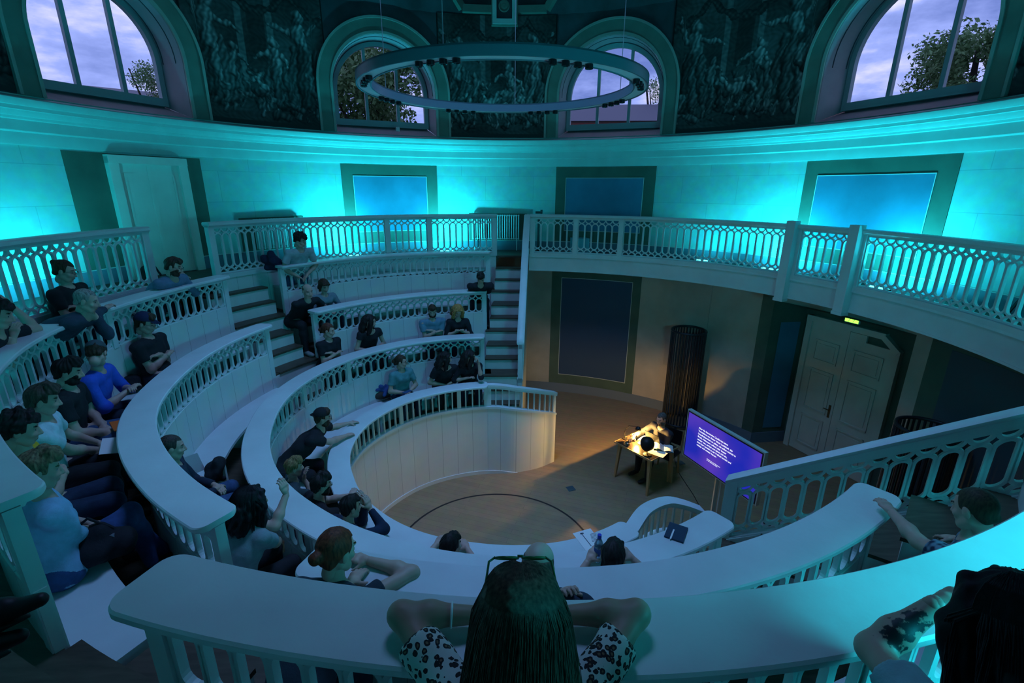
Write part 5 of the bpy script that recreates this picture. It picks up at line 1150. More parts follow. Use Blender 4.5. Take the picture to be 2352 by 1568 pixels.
    if top is not None:
        ar = []; 
        for s in 'LR':
            fr = {'short': .62, 'none': .0, 'long': 2.0, 'mid': 1.25, 'cap': .32}[sleeve]
            if fr <= 0: continue
            if fr <= 1:
                e = sh[s]+(E_[s]-sh[s])*fr; d = nrm(E_[s]-sh[s]); c_ = cap(sh[s], e+d*.05, .064*g, .060*g+(.006 if fr < .8 else 0), .035)
                ar.append((lambda X, Y, Z, f=c_[0], e=e, d=d: np.maximum(f(X, Y, Z), (X-e[0])*d[0]+(Y-e[1])*d[1]+(Z-e[2])*d[2]), c_[1], c_[2], .02))
            else:
                ar.append(cap(sh[s], E_[s], .062*g, .053*g, .035)); e = E_[s]+(W[s]-E_[s])*min(1, (fr-1)*.97); d = nrm(W[s]-E_[s]); c_ = cap(E_[s], e+d*.04, .053*g, .040*g, .03)
                ar.append((lambda X, Y, Z, f=c_[0], e=e, d=d: np.maximum(f(X, Y, Z), (X-e[0])*d[0]+(Y-e[1])*d[1]+(Z-e[2])*d[2]), c_[1], c_[2], .03))
        CL = [grow(p, .014) for p in tor]+[grow(p, .010) for p in shd]+ar
        nc = N+ax_*.035+fdir*.02; nrad = {'tee': .070, 'wide': .098, 'high': .060, 'v': .080}[neck]
        def ncut(X, Y, Z):
            q = (X-nc[0])*ax_[0]+(Y-nc[1])*ax_[1]+(Z-nc[2])*ax_[2]; dd = np.sqrt(np.maximum((X-nc[0])**2+(Y-nc[1])**2+(Z-nc[2])**2-q*q*.3, 0)); return nrad-dd
        cuts = [ncut, lambda X, Y, Z: (P[2]-.085)-Z]
        lo, hi = bx(CL); v, f = surf(CL, lo, hi, hb, noise=folds(seed, .0045), cuts=cuts)
        mkmesh([(v, f, 0)], 'shirt' if sleeve != 'long' else 'top', [tm], t)
    if legs_on and legs is not None:
        LG = [grow(B[0], .016)]
        for s in 'LR':
            for i_, p in enumerate(lg[s]):
                if bare_legs and i_ > 0: continue
                LG.append(grow(p, .014))
        kc = [lambda X, Y, Z: Z-(P[2]+.075)]
        if not bare_legs: kc.append(lambda X, Y, Z: (zf+.085)-Z)
        lo, hi = bx(LG); v, f = surf(LG, lo, hi, hb*1.15, noise=folds(seed+3, .004), cuts=kc)
        lm = legsmat or mat('trouser_%02d%02d%02d' % tuple(int(c*99) for c in legs), legs, .85, noise=(20, .2), bump=.2, bscale=160)
        mkmesh([(v, f, 0)], 'trousers' if not bare_legs else 'shorts', [lm], t)
        for s in 'LR':
            v, f = surf([grow(p, .006) for p in ft[s]], *bx([grow(p, .006) for p in ft[s]]), hb*.8, cuts=[lambda X, Y, Z, z=AN[s][2]-.085: z-Z]); mkmesh([(v, f, 0)], 'shoe', [mat('shoe_%02d' % int(shoes[0]*99), shoes, .5)], t)
    # hair, hat, glasses
    if hair:
        v, f = hair_mesh(hair, seed, hh*.95, .009 if hair == 'verylong' else 0); ho = mkmesh([((v*ks)@HF+H, f, 0)], 'hair', [hc_], t)
        if strands and ho:
            rs = np.random.RandomState(seed); mb = MB(); L_ = {'verylong': .50, 'long': .26}.get(hair, .24); wid = .95 if hair == 'verylong' else .18
            for k_ in range(strands):
                q = rs.uniform(-1, 1)**1; x = .078*math.sin(q*1.75); y = -.03-.085*math.cos(q*1.75)+(.05 if abs(q) > .9 else 0); o_ = rs.uniform(.040, .049); hx, hy = math.sin(q*1.75)*o_, -math.cos(q*1.75)*o_; ph, am = rs.rand()*6.3, rs.uniform(.002, .008); Ls = L_*rs.uniform(.55, 1.05)
                sx_q, cy_q = math.sin(q*1.75), -math.cos(q*1.75); pts = [np.array([(.088+.012*th)*sx_q*math.sin(th), -.024+(.103+.016*th)*cy_q*math.sin(th), .034+(.094+.01*th)*math.cos(th)]) for th in (rad(rs.uniform(8, 40)), rad(48), rad(66), rad(82))]
                for i in range(1, 10):
                    f = i/9*Ls/L_; pts.append(np.array([x*(.9+(.1+wid)*f)+hx+am*math.sin(ph+f*7), y*.95-(.02 if abs(q) < .8 else -.015)*f+hy+am*math.cos(ph+f*6), .03-L_*f]))
                mb.tube([tuple((p*ks)@HF+H) for p in pts], [.0006]+[.0013]*(len(pts)-2)+[.0004], 3, cap=False)
            so_ = mb.build('hair_strands', hc_, t, smooth=True); so_['kind'] = 'stuff'
    if hat:
        pp = cap_mesh(hh, hat == 'back'); hm = mat('hat_%02d%02d%02d' % tuple(int(c*99) for c in hatc), hatc, .8, bump=.2, bscale=120)
        a0, b0 = pp; ob = mkmesh([((a0[0]*ks)@HF+H, a0[1], 0)], 'cap', [hm], t); ob2 = mkmesh([((b0[0]*ks)@HF+H, b0[1], 0)], 'peak', [hm], ob)
        if ob2: ob2.matrix_parent_inverse = ob.matrix_world.inverted() if False else Matrix.Identity(4); ob2.matrix_parent_inverse = (t.matrix_basis.copy()).inverted() if False else Matrix.Identity(4)
    if glasses:
        gm = mat('glasses_frame', (.02, .02, .02), .3); mb = MB()
        def hp_(x, y, z): return tuple((np.array([x, y, z])*ks)@HF+H)
        for sx in (-1, 1):
            mb.tube([hp_(sx*.032+.021*math.cos(q), .098, .004+.016*math.sin(q)) for q in np.linspace(0, 2*PI, 13)[:-1]], .0019, 5, closed=True); mb.tube([hp_(sx*.052, .096, .008), hp_(sx*.073, .08, .009), hp_(sx*.08, -.01, .008)], .0018, 5)
        mb.tube([hp_(-.012, .1, .006), hp_(.012, .1, .006)], .002, 5); mb.build('glasses', gm, t, smooth=True)
    return dict(t=t, P=P, N=N, fd=fdir, R=R_, sh=sh, E=E_, W=W, H=H, HF=HF, g=g)
# ---------------------------------------------------------------- the audience
ROW = {'AB': (3.07, plus(A_r, -.20), B_in), 'BC': (2.41, plus(B_in, -.05), C_in), 'CD': (1.76, plus(C_in, -.05), D_in), 'DE': (1.11, plus(D_in, -.05), E_in)}
DZ = {'AB': 3.92, 'BC': 3.24, 'CD': 2.54, 'DE': 1.84}
SPK = np.array([3.0, 2.2, 1.3])
def aud(row, x, y, hh, label, tgt=None, **k):
    H = atz(x, y, ROW[row][0]+hh); 
    k.setdefault('look', (tgt if tgt is not None else SPK)-H); return person(label, H, ROW[row], **k)
def onk(row, x, y, dz=.035): return atz(x, y, DZ[row]+dz)
BLK = (.012, .013, .018); JEAN = (.04, .09, .2); DJ = (.015, .03, .07); BR = (.05, .028, .015); DKH = (.012, .009, .008)
PLAID = bpy.data.materials.new('plaid_cloth'); PLAID.use_nodes = True; t_ = PLAID.node_tree; b_ = t_.nodes['Principled BSDF']; b_.inputs['Roughness'].default_value = .85; tc_ = t_.nodes.new('ShaderNodeTexCoord'); prev = None
for dr_, sc_ in (('X', 9), ('Z', 9), ('Y', 9)):
    wv_ = t_.nodes.new('ShaderNodeTexWave'); wv_.bands_direction = dr_; wv_.inputs['Scale'].default_value = sc_; wv_.inputs['Distortion'].default_value = .6; t_.links.new(tc_.outputs['Object'], wv_.inputs['Vector'])
    if prev is None: prev = wv_.outputs['Fac']
    else: ma_ = t_.nodes.new('ShaderNodeMath'); ma_.operation = 'ADD'; t_.links.new(prev, ma_.inputs[0]); t_.links.new(wv_.outputs['Fac'], ma_.inputs[1]); prev = ma_.outputs[0]
rp = t_.nodes.new('ShaderNodeValToRGB'); rp.color_ramp.elements[0].position = .35; rp.color_ramp.elements[0].color = (.008, .015, .05, 1); rp.color_ramp.elements[1].position = .9; rp.color_ramp.elements[1].color = (.16, .26, .34, 1)
dv_ = t_.nodes.new('ShaderNodeMath'); dv_.operation = 'MULTIPLY'; dv_.inputs[1].default_value = .42; t_.links.new(prev, dv_.inputs[0]); t_.links.new(dv_.outputs[0], rp.inputs['Fac']); t_.links.new(rp.outputs['Color'], b_.inputs['Base Color'])
# top row, behind the third ring
aud('AB', 150, 622, 1.24, 'man with tied-back hair, glasses and black t-shirt seated by the left gallery railing', top=BLK, hair='topbun', hcol=BR, glasses=True, hands='crossed', skin='fair', seed=1, group=None)
aud('AB', 200, 690, 1.04, 'grey-haired man in dark shirt leaning over the desk top beside the man with tied hair', top=(.03, .05, .08), sleeve='long', hair='buzz', hcol=(.25, .22, .2), hands={'L': onk('AB', 215, 722), 'R': onk('AB', 262, 700)}, seed=2, pitch=0)
aud('AB', -6, 722, 1.12, 'person in black at the left edge resting an elbow with one hand raised', top=BLK, hair='curly', hcol=DKH, hands={'L': atz(30, 706, 4.16), 'R': onk('AB', 30, 778)}, elbow={'L': (.4, -.2, -1)}, seed=3, det=1)
aud('AB', 400, 612, 1.13, 'man in denim shirt with rucksack leaning on the rail end below the upper door', top=(.10, .17, .26), sleeve='long', hair='short', hcol=BR, glasses=True, beard=True, hands={'L': onk('AB', 425, 640), 'R': onk('AB', 448, 634)}, seed=4)
aud('AB', 690, 552, 1.26, 'man with dark curly hair and grey t-shirt seated alone in the far top row', top=(.30, .40, .42), hair='curly', hcol=DKH, glasses=True, legs=JEAN, hands='knees', seed=5)
# third row
aud('BC', 335, 742, 1.22, 'broad man in dark blue cap and black t-shirt with folded arms', top=BLK, hair='short', hcol=BR, hat='front', hatc=(.012, .02, .07), glasses=True, hands='crossed', seed=9, sc=1.06, tgt=np.array([2.6, 1.4, 1.0]))
aud('BC', 222, 812, 1.20, 'man in grey cap and bright blue shirt looking down at his phone', top=(.03, .09, .55), sleeve='mid', hair='short', hcol=BR, hat='front', hatc=(.06, .09, .10), hands='phone', seed=10, tgt=atz(300, 905, 2.9))
aud('BC', 158, 853, 1.20, 'bearded dark-haired man in black t-shirt holding an orange phone', top=BLK, hair='quiff', hcol=DKH, beard=True, hands={'R': atz(250, 990, 3.02), 'L': atz(235, 975, 3.02)}, legs=JEAN, seed=11)
aud('BC', 100, 918, 1.20, 'young man in white t-shirt holding a folded white leaflet', top=(.50, .66, .70), hair='quiff', hcol=(.06, .045, .03), hands={'R': atz(235, 1035, 3.0), 'L': atz(222, 1015, 3.0)}, legs=BLK, seed=12)
aud('BC', 48, 985, 1.22, 'young man with tousled dark hair in a yellow shirt', top=(.55, .40, .02), hair='curly', hcol=DKH, hands='crossed', legs=DJ, seed=13)
aud('BC', 92, 1078, 1.20, 'woman with short fair hair in light blue sweater and jeans, eyes closed', top=(.22, .42, .60), sleeve='mid', hair='bob' if False else 'quiff', hcol=(.18, .13, .07), fem=True, hands={'R': atz(215, 1212, 3.02), 'L': atz(200, 1200, 3.04)}, legs=(.03, .07, .2), seed=14, det=1, knees={'R': tuple(atz(300, 1175, 2.95)), 'L': tuple(atz(290, 1200, 2.92)), 'Rf': tuple(atz(350, 1290, 2.55)), 'Lf': tuple(atz(380, 1270, 2.5))})
aud('BC', 707, 668, 1.13, 'balding man in black polo shirt with arms folded on the rail end', top=BLK, hair='balding', hcol=(.12, .09, .06), hands={'L': onk('BC', 722, 688), 'R': onk('BC', 700, 690), 'Ld': (-.8, -.5, 0), 'Rd': (.8, .5, 0)}, tgt=np.array([.6, -1.5, 2.2]), seed=15, legs=BLK, shoes=(.3, .3, .3))
aud('BC', 745, 656, 1.10, 'dark-haired woman in grey long-sleeved top looking down behind the balding man', top=(.16, .24, .28), sleeve='long', hair='bob', hcol=BR, fem=True, hands='knees', legs=DJ, seed=16, tgt=np.array([-1.6, 1.4, 2.0]))
aud('BC', 1104, 638, 1.12, 'person in black top with bowed head beside the far stair', top=BLK, sleeve='long', hair='short', hcol=DKH, hands='lap', seed=17, tgt=np.array([-.3, 2.6, 2.2]))
aud('BC', 775, 1262, 1.05, 'red-haired woman with a low bun resting her bare arms on the desk top', top=(.02, .035, .05), sleeve='cap', hair='bun', hcol=(.14, .03, .012), fem=True, hands={'L': onk('BC', 800, 1345, .03), 'R': onk('BC', 850, 1288, .03), 'Ld': (.3, .9, 0), 'Rd': (-.9, .3, 0)}, elbow={'L': (-.3, -.3, .0), 'R': (1, -.2, -.1)}, seed=24, det=2)
aud('BC', 1238, 1296, 1.02, 'balding person in dark sleeves leaning on the desk top, hidden behind the front woman', top=(.02, .035, .06), sleeve='long', hair='balding', hcol=(.1, .07, .05), hands={'R': onk('BC', 1290, 1366), 'L': onk('BC', 1200, 1340)}, seed=34)
# boy on the right
aud('BC', 2236, 1168, 1.20, 'boy with shaved sides and plaid shirt stretching one arm along the desk top', tgt=np.array([1.2, 1.9, 1.2]), top=(.03, .07, .16), hair='buzz', hcol=(.045, .035, .02), hands={'L': atz(2000, 1140, 3.29), 'R': atz(2200, 1240, 3.1), 'Lc': .3}, seed=8, sc=.98, det=2, elbow={'L': (-.2, -.6, -.5)},
    topmat=PLAID)
# second row
aud('CD', 755, 758, 1.19, 'woman with red-brown tied hair and black printed t-shirt', top=BLK, hair='tied', hcol=(.10, .03, .015), fem=True, hands='crossed', seed=18)
aud('CD', 850, 737, 1.20, 'woman with long dark hair and black short-sleeved top', top=BLK, sleeve='cap', hair='long', hcol=DKH, fem=True, hands='lap', seed=19, neck='wide', legs=DJ)
aud('CD', 993, 714, 1.19, 'short-haired man in grey-blue t-shirt beside the fair-haired woman', top=(.12, .24, .32), hair='short', hcol=BR, beard=True, hands='crossed', seed=20, legs=DJ, tgt=np.array([-.8, .6, 1.6]))
aud('CD', 1052, 714, 1.17, 'fair-haired woman in black top looking at her phone', top=BLK, sleeve='mid', hair='long', hcol=(.42, .22, .07), fem=True, hands='phone', seed=21, legs=DJ, tgt=np.array([-.55, 2.6, 2.2]))
aud('CD', 396, 1026, 1.19, 'person with shaved head mostly hidden behind the left desk top, jeans stretched out', top=(.015, .025, .05), sleeve='long', hair='buzz', hcol=(.05, .035, .03), hands='lap', legs=JEAN, seed=22)
aud('CD', 580, 1148, 1.18, 'woman with long black hair and grey t-shirt raising one hand', top=(.20, .30, .32), hair='long', hcol=(.008, .007, .009), fem=True, hands={'R': atz(640, 1240, 2.35), 'L': atz(657, 1135, 2.82), 'Ld': (-.2, .1, 1), 'Rd': (.2, -.1, -1), 'Lc': .7}, elbow={'L': (.9, -.7, -.9), 'R': (.8, -.6, -.2)}, legs=BLK, seed=23, det=2, strands=500)
aud('CD', 1408, 1280, 1.05, 'dark-haired person bent over the desk top beside the water bottle', top=(.02, .03, .04), hair='short', hcol=DKH, hands={'L': onk('CD', 1350, 1290), 'R': onk('CD', 1455, 1285)}, seed=33, det=1)
# first row, behind the innermost rail
aud('DE', 922, 830, 1.20, 'woman with glasses and teal striped top with tied hair', top=(.10, .27, .29), hair='tied', hcol=BR, fem=True, glasses=True, hands='lap', legs=DJ, seed=25)
aud('DE', 1024, 822, 1.20, 'woman with shoulder-length dark curls and black t-shirt', top=BLK, hair='longcurly', hcol=DKH, fem=True, hands='lap', legs=BLK, seed=26, neck='wide')
aud('DE', 1080, 818, 1.20, 'woman with long dark hair holding a hand before her mouth', top=BLK, sleeve='mid', hair='long', hcol=DKH, fem=True, hands={'L': atz(1100, 838, 2.20), 'R': atz(1072, 868, 1.9)}, legs=DJ, seed=27, elbow={'L': (.2, -.5, -1)})
aud('DE', 742, 958, 1.17, 'man in black cap and black t-shirt leaning far over the innermost rail', top=BLK, hair='short', hcol=BR, beard=True, glasses=True, hat='back', hatc=(.012, .012, .016), hands={'L': onk('DE', 800, 972, .04), 'R': onk('DE', 800, 1000, .04)}, legs=BLK, seed=28, pel=(-2.86, -.22, 1.66), sc=1.05)
aud('DE', 676, 1072, 1.13, 'fair-haired boy resting his chin on his hand', top=(.03, .06, .07), hair='quiff', hcol=(.22, .14, .06), hands={'R': atz(698, 1100, 2.08), 'L': atz(690, 1150, 1.92), 'Rd': (.2, .1, 1)}, seed=29, sc=.9)
aud('DE', 738, 1112, 1.13, 'dark-haired man with glasses and wristband stretching his arms over the rail', top=BLK, hair='quiff', hcol=DKH, glasses=True, beard=True, hands={'L': onk('DE', 800, 1138, .05), 'R': onk('DE', 806, 1140, .07)}, seed=30)
aud('DE', 806, 1163, 1.10, 'dark-haired person in navy sleeves with hands clasped before the face', top=(.008, .02, .05), sleeve='long', hair='short', hcol=DKH, hands={'L': atz(838, 1160, 2.12), 'R': atz(850, 1168, 2.10), 'Ld': (-.3, .2, .9), 'Rd': (-.3, .2, .9)}, elbow={'R': (.9, -.2, -.8), 'L': (-.2, .3, -1)}, seed=31)
aud('DE', 1036, 1253, 1.08, 'dark-haired head just showing above the near desk tops at the centre', top=BLK, hair='short', hcol=DKH, hands={'L': onk('DE', 1000, 1252), 'R': onk('DE', 1075, 1262)}, seed=32)
# the woman in front of the viewer
LEO = bpy.data.materials.new('leopard_cloth'); LEO.use_nodes = True; t_ = LEO.node_tree; b_ = t_.nodes['Principled BSDF']; b_.inputs['Roughness'].default_value = .85
tc_ = t_.nodes.new('ShaderNodeTexCoord'); vo = t_.nodes.new('ShaderNodeTexVoronoi'); vo.inputs['Scale'].default_value = 52; no_ = t_.nodes.new('ShaderNodeTexNoise'); no_.inputs['Scale'].default_value = 30
mxv = t_.nodes.new('ShaderNodeVectorMath'); mxv.operation = 'MULTIPLY_ADD'; mxv.inputs[1].default_value = (.022,)*3; rp = t_.nodes.new('ShaderNodeValToRGB'); rp.color_ramp.interpolation = 'CONSTANT'
t_.links.new(tc_.outputs['Object'], no_.inputs['Vector']); t_.links.new(no_.outputs['Color'], mxv.inputs[0]); t_.links.new(tc_.outputs['Object'], mxv.inputs[2]); t_.links.new(mxv.outputs[0], vo.inputs['Vector']); t_.links.new(vo.outputs['Distance'], rp.inputs['Fac'])
e = rp.color_ramp; e.elements[0].position = 0; e.elements[0].color = (.16, .12, .07, 1); e.elements[1].position = .2; e.elements[1].color = (.012, .012, .014, 1); q = e.elements.new(.47); q.color = (.62, .66, .62, 1)
t_.links.new(rp.outputs['Color'], b_.inputs['Base Color'])
Hf = atz(1196, 1392, 4.15)
fr_ = person('long-haired woman in leopard print leaning on the near desk top, seen from behind', Hf, ROW['AB'], look=(.02, 1, -.42), hands={'L': atz(1110, 1412, 3.965), 'R': atz(1275, 1412, 3.965), 'Ld': (1, .35, 0), 'Rd': (-1, .35, 0)}, elbow={'L': (-1, .15, .1), 'R': (1, .15, .1)},
    topmat=LEO, top=(.5, .5, .5), sleeve='short', hair='verylong', hcol=(.10, .068, .046), fem=True, seed=6, det=2, face=(0, 1, 0), pel=(.05, -5.22, 3.62), strands=2300, skin='tan', neck='wide')
# sunglasses pushed up on her head
t = thing('sunglasses', 'green-rimmed sunglasses pushed up on the long-haired front woman', 'sunglasses', tuple(Hf+[0, 0, .1])); GG = mat('green_rim', (.03, .16, .06), .2); mb = MB()
def hq(x, y, z): return tuple(np.array([x, y, z])@fr_['HF']+Hf)
for sx in (-1, 1):
    mb.tube([hq(sx*.038+.032*math.cos(q), .050+.022*math.sin(q), .108-.010*math.sin(q)) for q in np.linspace(0, 2*PI, 17)[:-1]], .0035, 6, closed=True)
    mb.tube([hq(sx*.070, .052, .110), hq(sx*.088, .045, .10), hq(sx*.096, -.02, .055), hq(sx*.097, -.05, .015)], .0035, 6)
mb.tube([hq(-.008, .054, .112), hq(.008, .054, .112)], .004, 6); mb.build('frame', GG, t, smooth=True)
mb = MB()
for sx in (-1, 1): k = len(mb.v); mb.v += [hq(sx*.038+.03*math.cos(q), .050+.020*math.sin(q), .108-.009*math.sin(q)) for q in np.linspace(0, 2*PI, 15)[:-1]]; mb.f.append(tuple(range(k, k+14))); mb.mi.append(0)
lens = mb.build('lenses', mat('lens_dark', (.01, .02, .015), .08), t); lens['kind'] = 'stuff'
def bracelet(w, e, r, m, label, nm='bracelet', th=.004, par=None):
    w, e = V3(w), V3(e); d = nrm(e-w); a = nrm(np.cross(d, [0, 0, 1])); b = np.cross(d, a); c = w+d*.035; mb = MB()
    mb.tube([tuple(c+(a*math.cos(q)+b*math.sin(q))*r) for q in np.linspace(0, 2*PI, 17)[:-1]], th, 6, closed=True); o = mb.build(nm, m, smooth=True); tag(o, label, 'bracelet')
bracelet(fr_['W']['L']+(fr_['E']['L']-fr_['W']['L'])*.25, fr_['E']['L'], .034, mat('white_band', (.75, .8, .8), .4), 'thin white bracelet on the left forearm of the front woman')
# the person at the bottom right corner
H7 = atd(2318, 1428, 1.12)
p7 = person('dark-haired person in pale t-shirt with tattooed forearm at the bottom right corner', H7, ROW['AB'], look=(-.15, 1, -.35), hands={'L': atz(2150, 1388, 4.10), 'R': atz(2560, 1420, 3.97), 'Ld': (.9, .1, .1)}, epos={'L': atz(2005, 1490, 3.975)}, top=(.30, .48, .55), hair='long', hcol=(.007, .007, .010), seed=7, det=2, face=(-.2, 1, 0), pel=(H7[0]+.08, H7[1]-.26, 3.62), strands=1400, skin='fair')
# the ink lies in the skin of the left forearm only
ta, tb = p7['E']['L'], p7['W']['L']; SKT = SK['fair'].copy(); SKT.name = 'skin_with_tattoo'; t_ = SKT.node_tree; b_ = t_.nodes['Principled BSDF']; old = b_.inputs['Base Color'].links[0].from_socket
tc_ = t_.nodes.new('ShaderNodeTexCoord'); mask = None
for f_ in (.30, .48, .66):
    c_ = ta+(tb-ta)*f_+nrm([-.5, -.6, .5])*.03; vd = t_.nodes.new('ShaderNodeVectorMath'); vd.operation = 'DISTANCE'; vd.inputs[1].default_value = tuple(c_); t_.links.new(tc_.outputs['Object'], vd.inputs[0])
    mr = t_.nodes.new('ShaderNodeMapRange'); mr.inputs['From Min'].default_value = .018; mr.inputs['From Max'].default_value = .048; mr.inputs['To Min'].default_value = .36; mr.inputs['To Max'].default_value = 0; t_.links.new(vd.outputs['Value'], mr.inputs['Value'])
    if mask is None: mask = mr.outputs[0]
    else: mm_ = t_.nodes.new('ShaderNodeMath'); mm_.operation = 'MAXIMUM'; t_.links.new(mask, mm_.inputs[0]); t_.links.new(mr.outputs[0], mm_.inputs[1]); mask = mm_.outputs[0]
nz_ = t_.nodes.new('ShaderNodeTexNoise'); nz_.inputs['Scale'].default_value = 55; nz_.inputs['Detail'].default_value = 6; t_.links.new(tc_.outputs['Object'], nz_.inputs['Vector'])
ad_ = t_.nodes.new('ShaderNodeMath'); ad_.operation = 'ADD'; t_.links.new(mask, ad_.inputs[0]); t_.links.new(nz_.outputs['Fac'], ad_.inputs[1]); rp = t_.nodes.new('ShaderNodeValToRGB'); rp.color_ramp.elements[0].position = .68; rp.color_ramp.elements[1].position = .76; t_.links.new(ad_.outputs[0], rp.inputs['Fac'])
mx_ = t_.nodes.new('ShaderNodeMix'); mx_.data_type = 'RGBA'; t_.links.new(rp.outputs['Color'], mx_.inputs[0]); t_.links.new(old, mx_.inputs[6]); mx_.inputs[7].default_value = (.02, .03, .035, 1); t_.links.new(mx_.outputs[2], b_.inputs['Base Color'])
bpy.context.view_layer.update()
for ch in p7['t'].children:
    if ch.name.startswith('body'): ch.data.materials[0] = SKT
# beside the left railing end: legs of a seated neighbour whose dark shoes reach into view
for (x, y, dz, lab) in ((52, 1395, 3.72, 'dark shoe reaching in at the bottom left, upper one'), (6, 1478, 3.62, 'dark shoe at the bottom left corner, lower one')):
    a_ = V3(atz(x-75, y+22, dz)); b_ = V3(atz(x+40, y-18, dz+.03)); P_ = [cap(a_, b_, .045, .026, .03), cap(a_+[0, 0, .03], a_+(b_-a_)*.3+[0, 0, .025], .042, .03, .03)]
    tt_ = thing('shoe', lab, 'shoe', tuple(a_), group='dark shoes at the bottom left'); v, f = surf(P_, *bx(P_), .007); mkmesh([(v, f, 0)], 'upper', [mat('shoe_black', (.01, .01, .012), .5)], tt_)
    P2 = [cap(a_-[0, 0, .035], b_-[0, 0, .02], .038, .026, .03)]; v, f = surf(P2, *bx(P2), .007, cuts=[lambda X, Y, Z, z=a_[2]-.03: Z-z]); mkmesh([(v, f, 0)], 'sole', [mat('shoe_sole', (.03, .03, .03), .6)], tt_)
# speaker at the table
H0 = atz(1519, 962, 1.20)
sp0 = person('bearded speaker in dark jacket and glasses lit by the desk lamp at the table', H0, (0, None), look=(-1, -.55, -.35), face=(-1, -.45, 0), pel=(3.12, 2.22, .56), hands={'R': tp(.44, .22, .83), 'L': tp(.80, .52, .80), 'Rd': (-.75, -.4, -.5), 'Rc': .9}, top=(.035, .035, .045), sleeve='long', hair='buzz', hcol=(.12, .10, .09), beard=True, glasses=True, legs=BLK, seed=40, det=1, neck='v', skin='pale')
print('speaker head', H0)

# ---------------------------------------------------------------- things people brought
def lump(name, label, cat, prims, h, m, amp=.006, seed=0, extra=None):
    t = thing(name, label, cat, tuple((bx(prims)[0]+bx(prims)[1])/2*[1, 1, 0]+[0, 0, bx(prims)[0][2]])); v, f = surf(prims, *bx(prims), h, noise=folds(seed, amp)); mkmesh([(v, f, 0)], 'cloth' if name in ('jacket', 'scarf') else 'body', [m], t); return t
def blob(c, r, n, s, seed, k=.04):
    rs = np.random.RandomState(seed); c = V3(c); return [cap(c+rs.normal(size=3)*s, c+rs.normal(size=3)*s, r*rs.uniform(.6, 1), r*rs.uniform(.5, .9), k) for _ in range(n)]
DN = mat('navy_cloth', (.012, .018, .05), .9, bump=.3, bscale=60); BKC = mat('black_cloth', (.008, .009, .014), .8, bump=.3, bscale=60)
c = atz(343, 640, 3.80); t = lump('backpack', 'black rucksack on the back of the man in denim', 'backpack', [cap(V3(c)+[0, 0, -.13], V3(c)+[0, 0, .12], .12, .10, .05), cap(V3(c)+[-.05, .05, -.1], V3(c)+[-.05, .05, .0], .08, .07, .04)], .012, BKC, .004, 3)
mb = MB(); mb.tube([V3(c)+[0, 0, .2], V3(c)+[.12, -.02, .25], V3(c)+[.2, 0, .05]], .015, 6); mb.build('strap', BKC, t)
c = atz(628, 600, 3.98); lump('jacket', 'dark bundled jacket on the rail beside the curly-haired man', 'jacket', blob(c, .085, 9, .055, 4)+[cap(V3(c)+[-.1, -.05, -.1], V3(c)+[.12, .05, -.1], .05, .05, .03)], .012, DN, .008, 5)
c = atz(205, 1262, 2.98); t = lump('bag', 'big soft black bag on the lap and bench beside the woman in light blue', 'bag', [cap(V3(c)+[-.12, .02, 0], V3(c)+[.12, .1, -.02], .11, .10, .06), cap(V3(c)+[-.1, -.02, .05], V3(c)+[.05, .05, .08], .08, .07, .05), cap(V3(c)+[-.02, -.08, -.02], V3(c)+[.08, -.03, 0], .08, .07, .05)], .011, BKC, .006, 8)
mb = MB(); mb.tube([V3(c)+[-.1, 0, .12], V3(c)+[.0, .05, .2], V3(c)+[.12, .08, .1]], .01, 6); mb.build('handle', BKC, t); mb = MB(); mb.box(c[0]+.13, c[1]+.04, c[2]+.07, .03, .02, .03, .4); mb.build('buckle', mat('silver', (.5, .55, .6), .3, .8), t)
c = atz(292, 880, 2.96); lump('jacket', 'dark bundled jacket between the man in the dark blue cap and the man in blue', 'jacket', blob(c, .07, 8, .05, 9), .012, BKC, .007, 9)
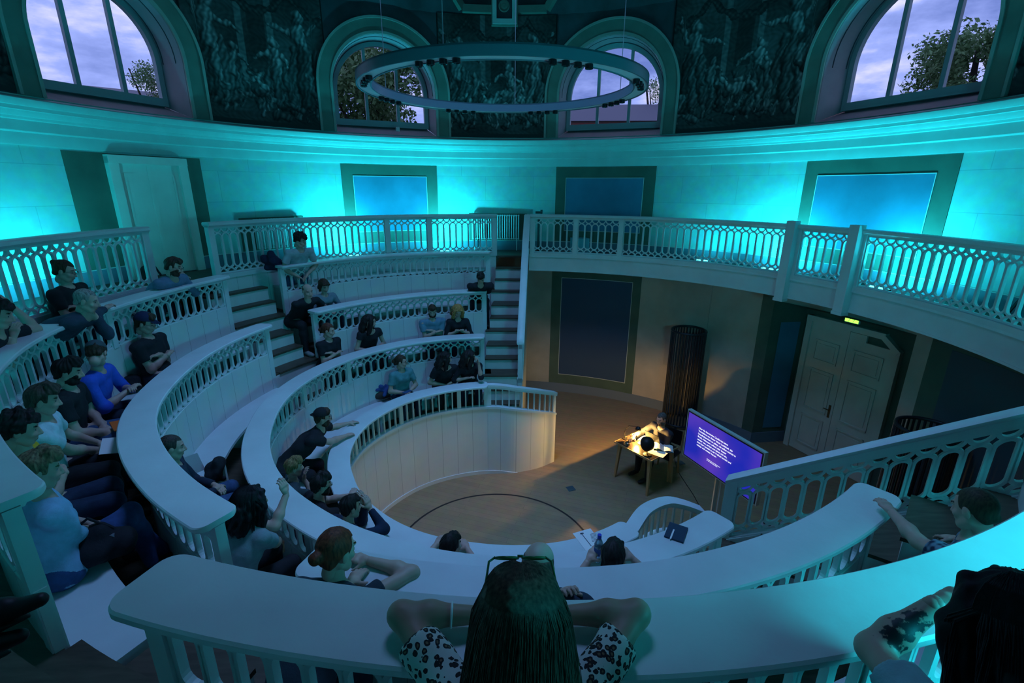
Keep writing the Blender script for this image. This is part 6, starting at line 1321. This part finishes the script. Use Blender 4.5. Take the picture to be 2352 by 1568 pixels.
c = atz(488, 1088, 2.30); lump('jacket', 'black bundled jacket on the lap of the half-hidden person in jeans', 'jacket', blob(c, .065, 8, .055, 10), .012, BKC, .007, 12)
c = atz(878, 905, 1.66); t = lump('bag', 'dark bag with a blue cloth on the bench left of the woman in stripes', 'bag', [cap(V3(c)+[-.1, -.05, 0], V3(c)+[.14, .06, 0], .085, .08, .05)], .012, mat('bag_brown', (.05, .03, .025), .7), .004, 14)
c2 = V3(c)+[.04, .02, .11]; lump('jacket', 'blue jacket draped over the dark bag in the lowest row', 'jacket', blob(c2, .045, 9, .07, 15, .03), .011, mat('blue_cloth', (.03, .07, .22), .85), .006, 15)
mb = MB(); q = V3(c)+[-.2, -.05, 0]; mb.lathe([(.001, -.09), (.035, -.09), (.036, .06), (.028, .08), (.028, .1), (.001, .1)], c=tuple(q), n=16); tag(mb.build('flask', mat('flask_teal', (.02, .1, .14), .3), smooth=True), 'dark teal flask standing left of the bag in the lowest row', 'flask')
# held things
def slab(name, c, sz, rot, m, label, cat, tilt=0):
    mb = MB(); mb.box(0, 0, 0, *sz); o = mb.build(name, m); o.location = c; o.rotation_euler = (tilt, .15, rot); return tag(o, label, cat)
slab('phone', V3(atz(268, 978, 3.06)), (.075, .15, .012), .9, mat('orange_case', (.7, .14, .02), .4), 'orange phone in the hands of the bearded man', 'phone', .3)
slab('phone', V3(atz(303, 893, 3.0)), (.07, .14, .01), .6, mat('phone_dark', (.03, .08, .2), .3), 'phone in the hands of the man in the grey cap', 'phone', .3)
slab('leaflet', V3(atz(255, 1023, 3.08)), (.14, .19, .004), .5, PAPER, 'folded white leaflet held by the young man in white', 'paper', .35)
slab('leaflet', V3(atz(446, 1065, 2.42)), (.16, .2, .004), 1.2, PAPERL, 'printed page held by the half-hidden person in jeans', 'paper', 1.0)
c = atz(1065, 738, 2.42); o = slab('phone', V3(c), (.07, .14, .01), .2, mat('phone_lit', (.3, .4, .5), .3, emit=(.4, .5, .6), es=.6), 'lit phone in the hands of the fair-haired woman', 'phone', .9)
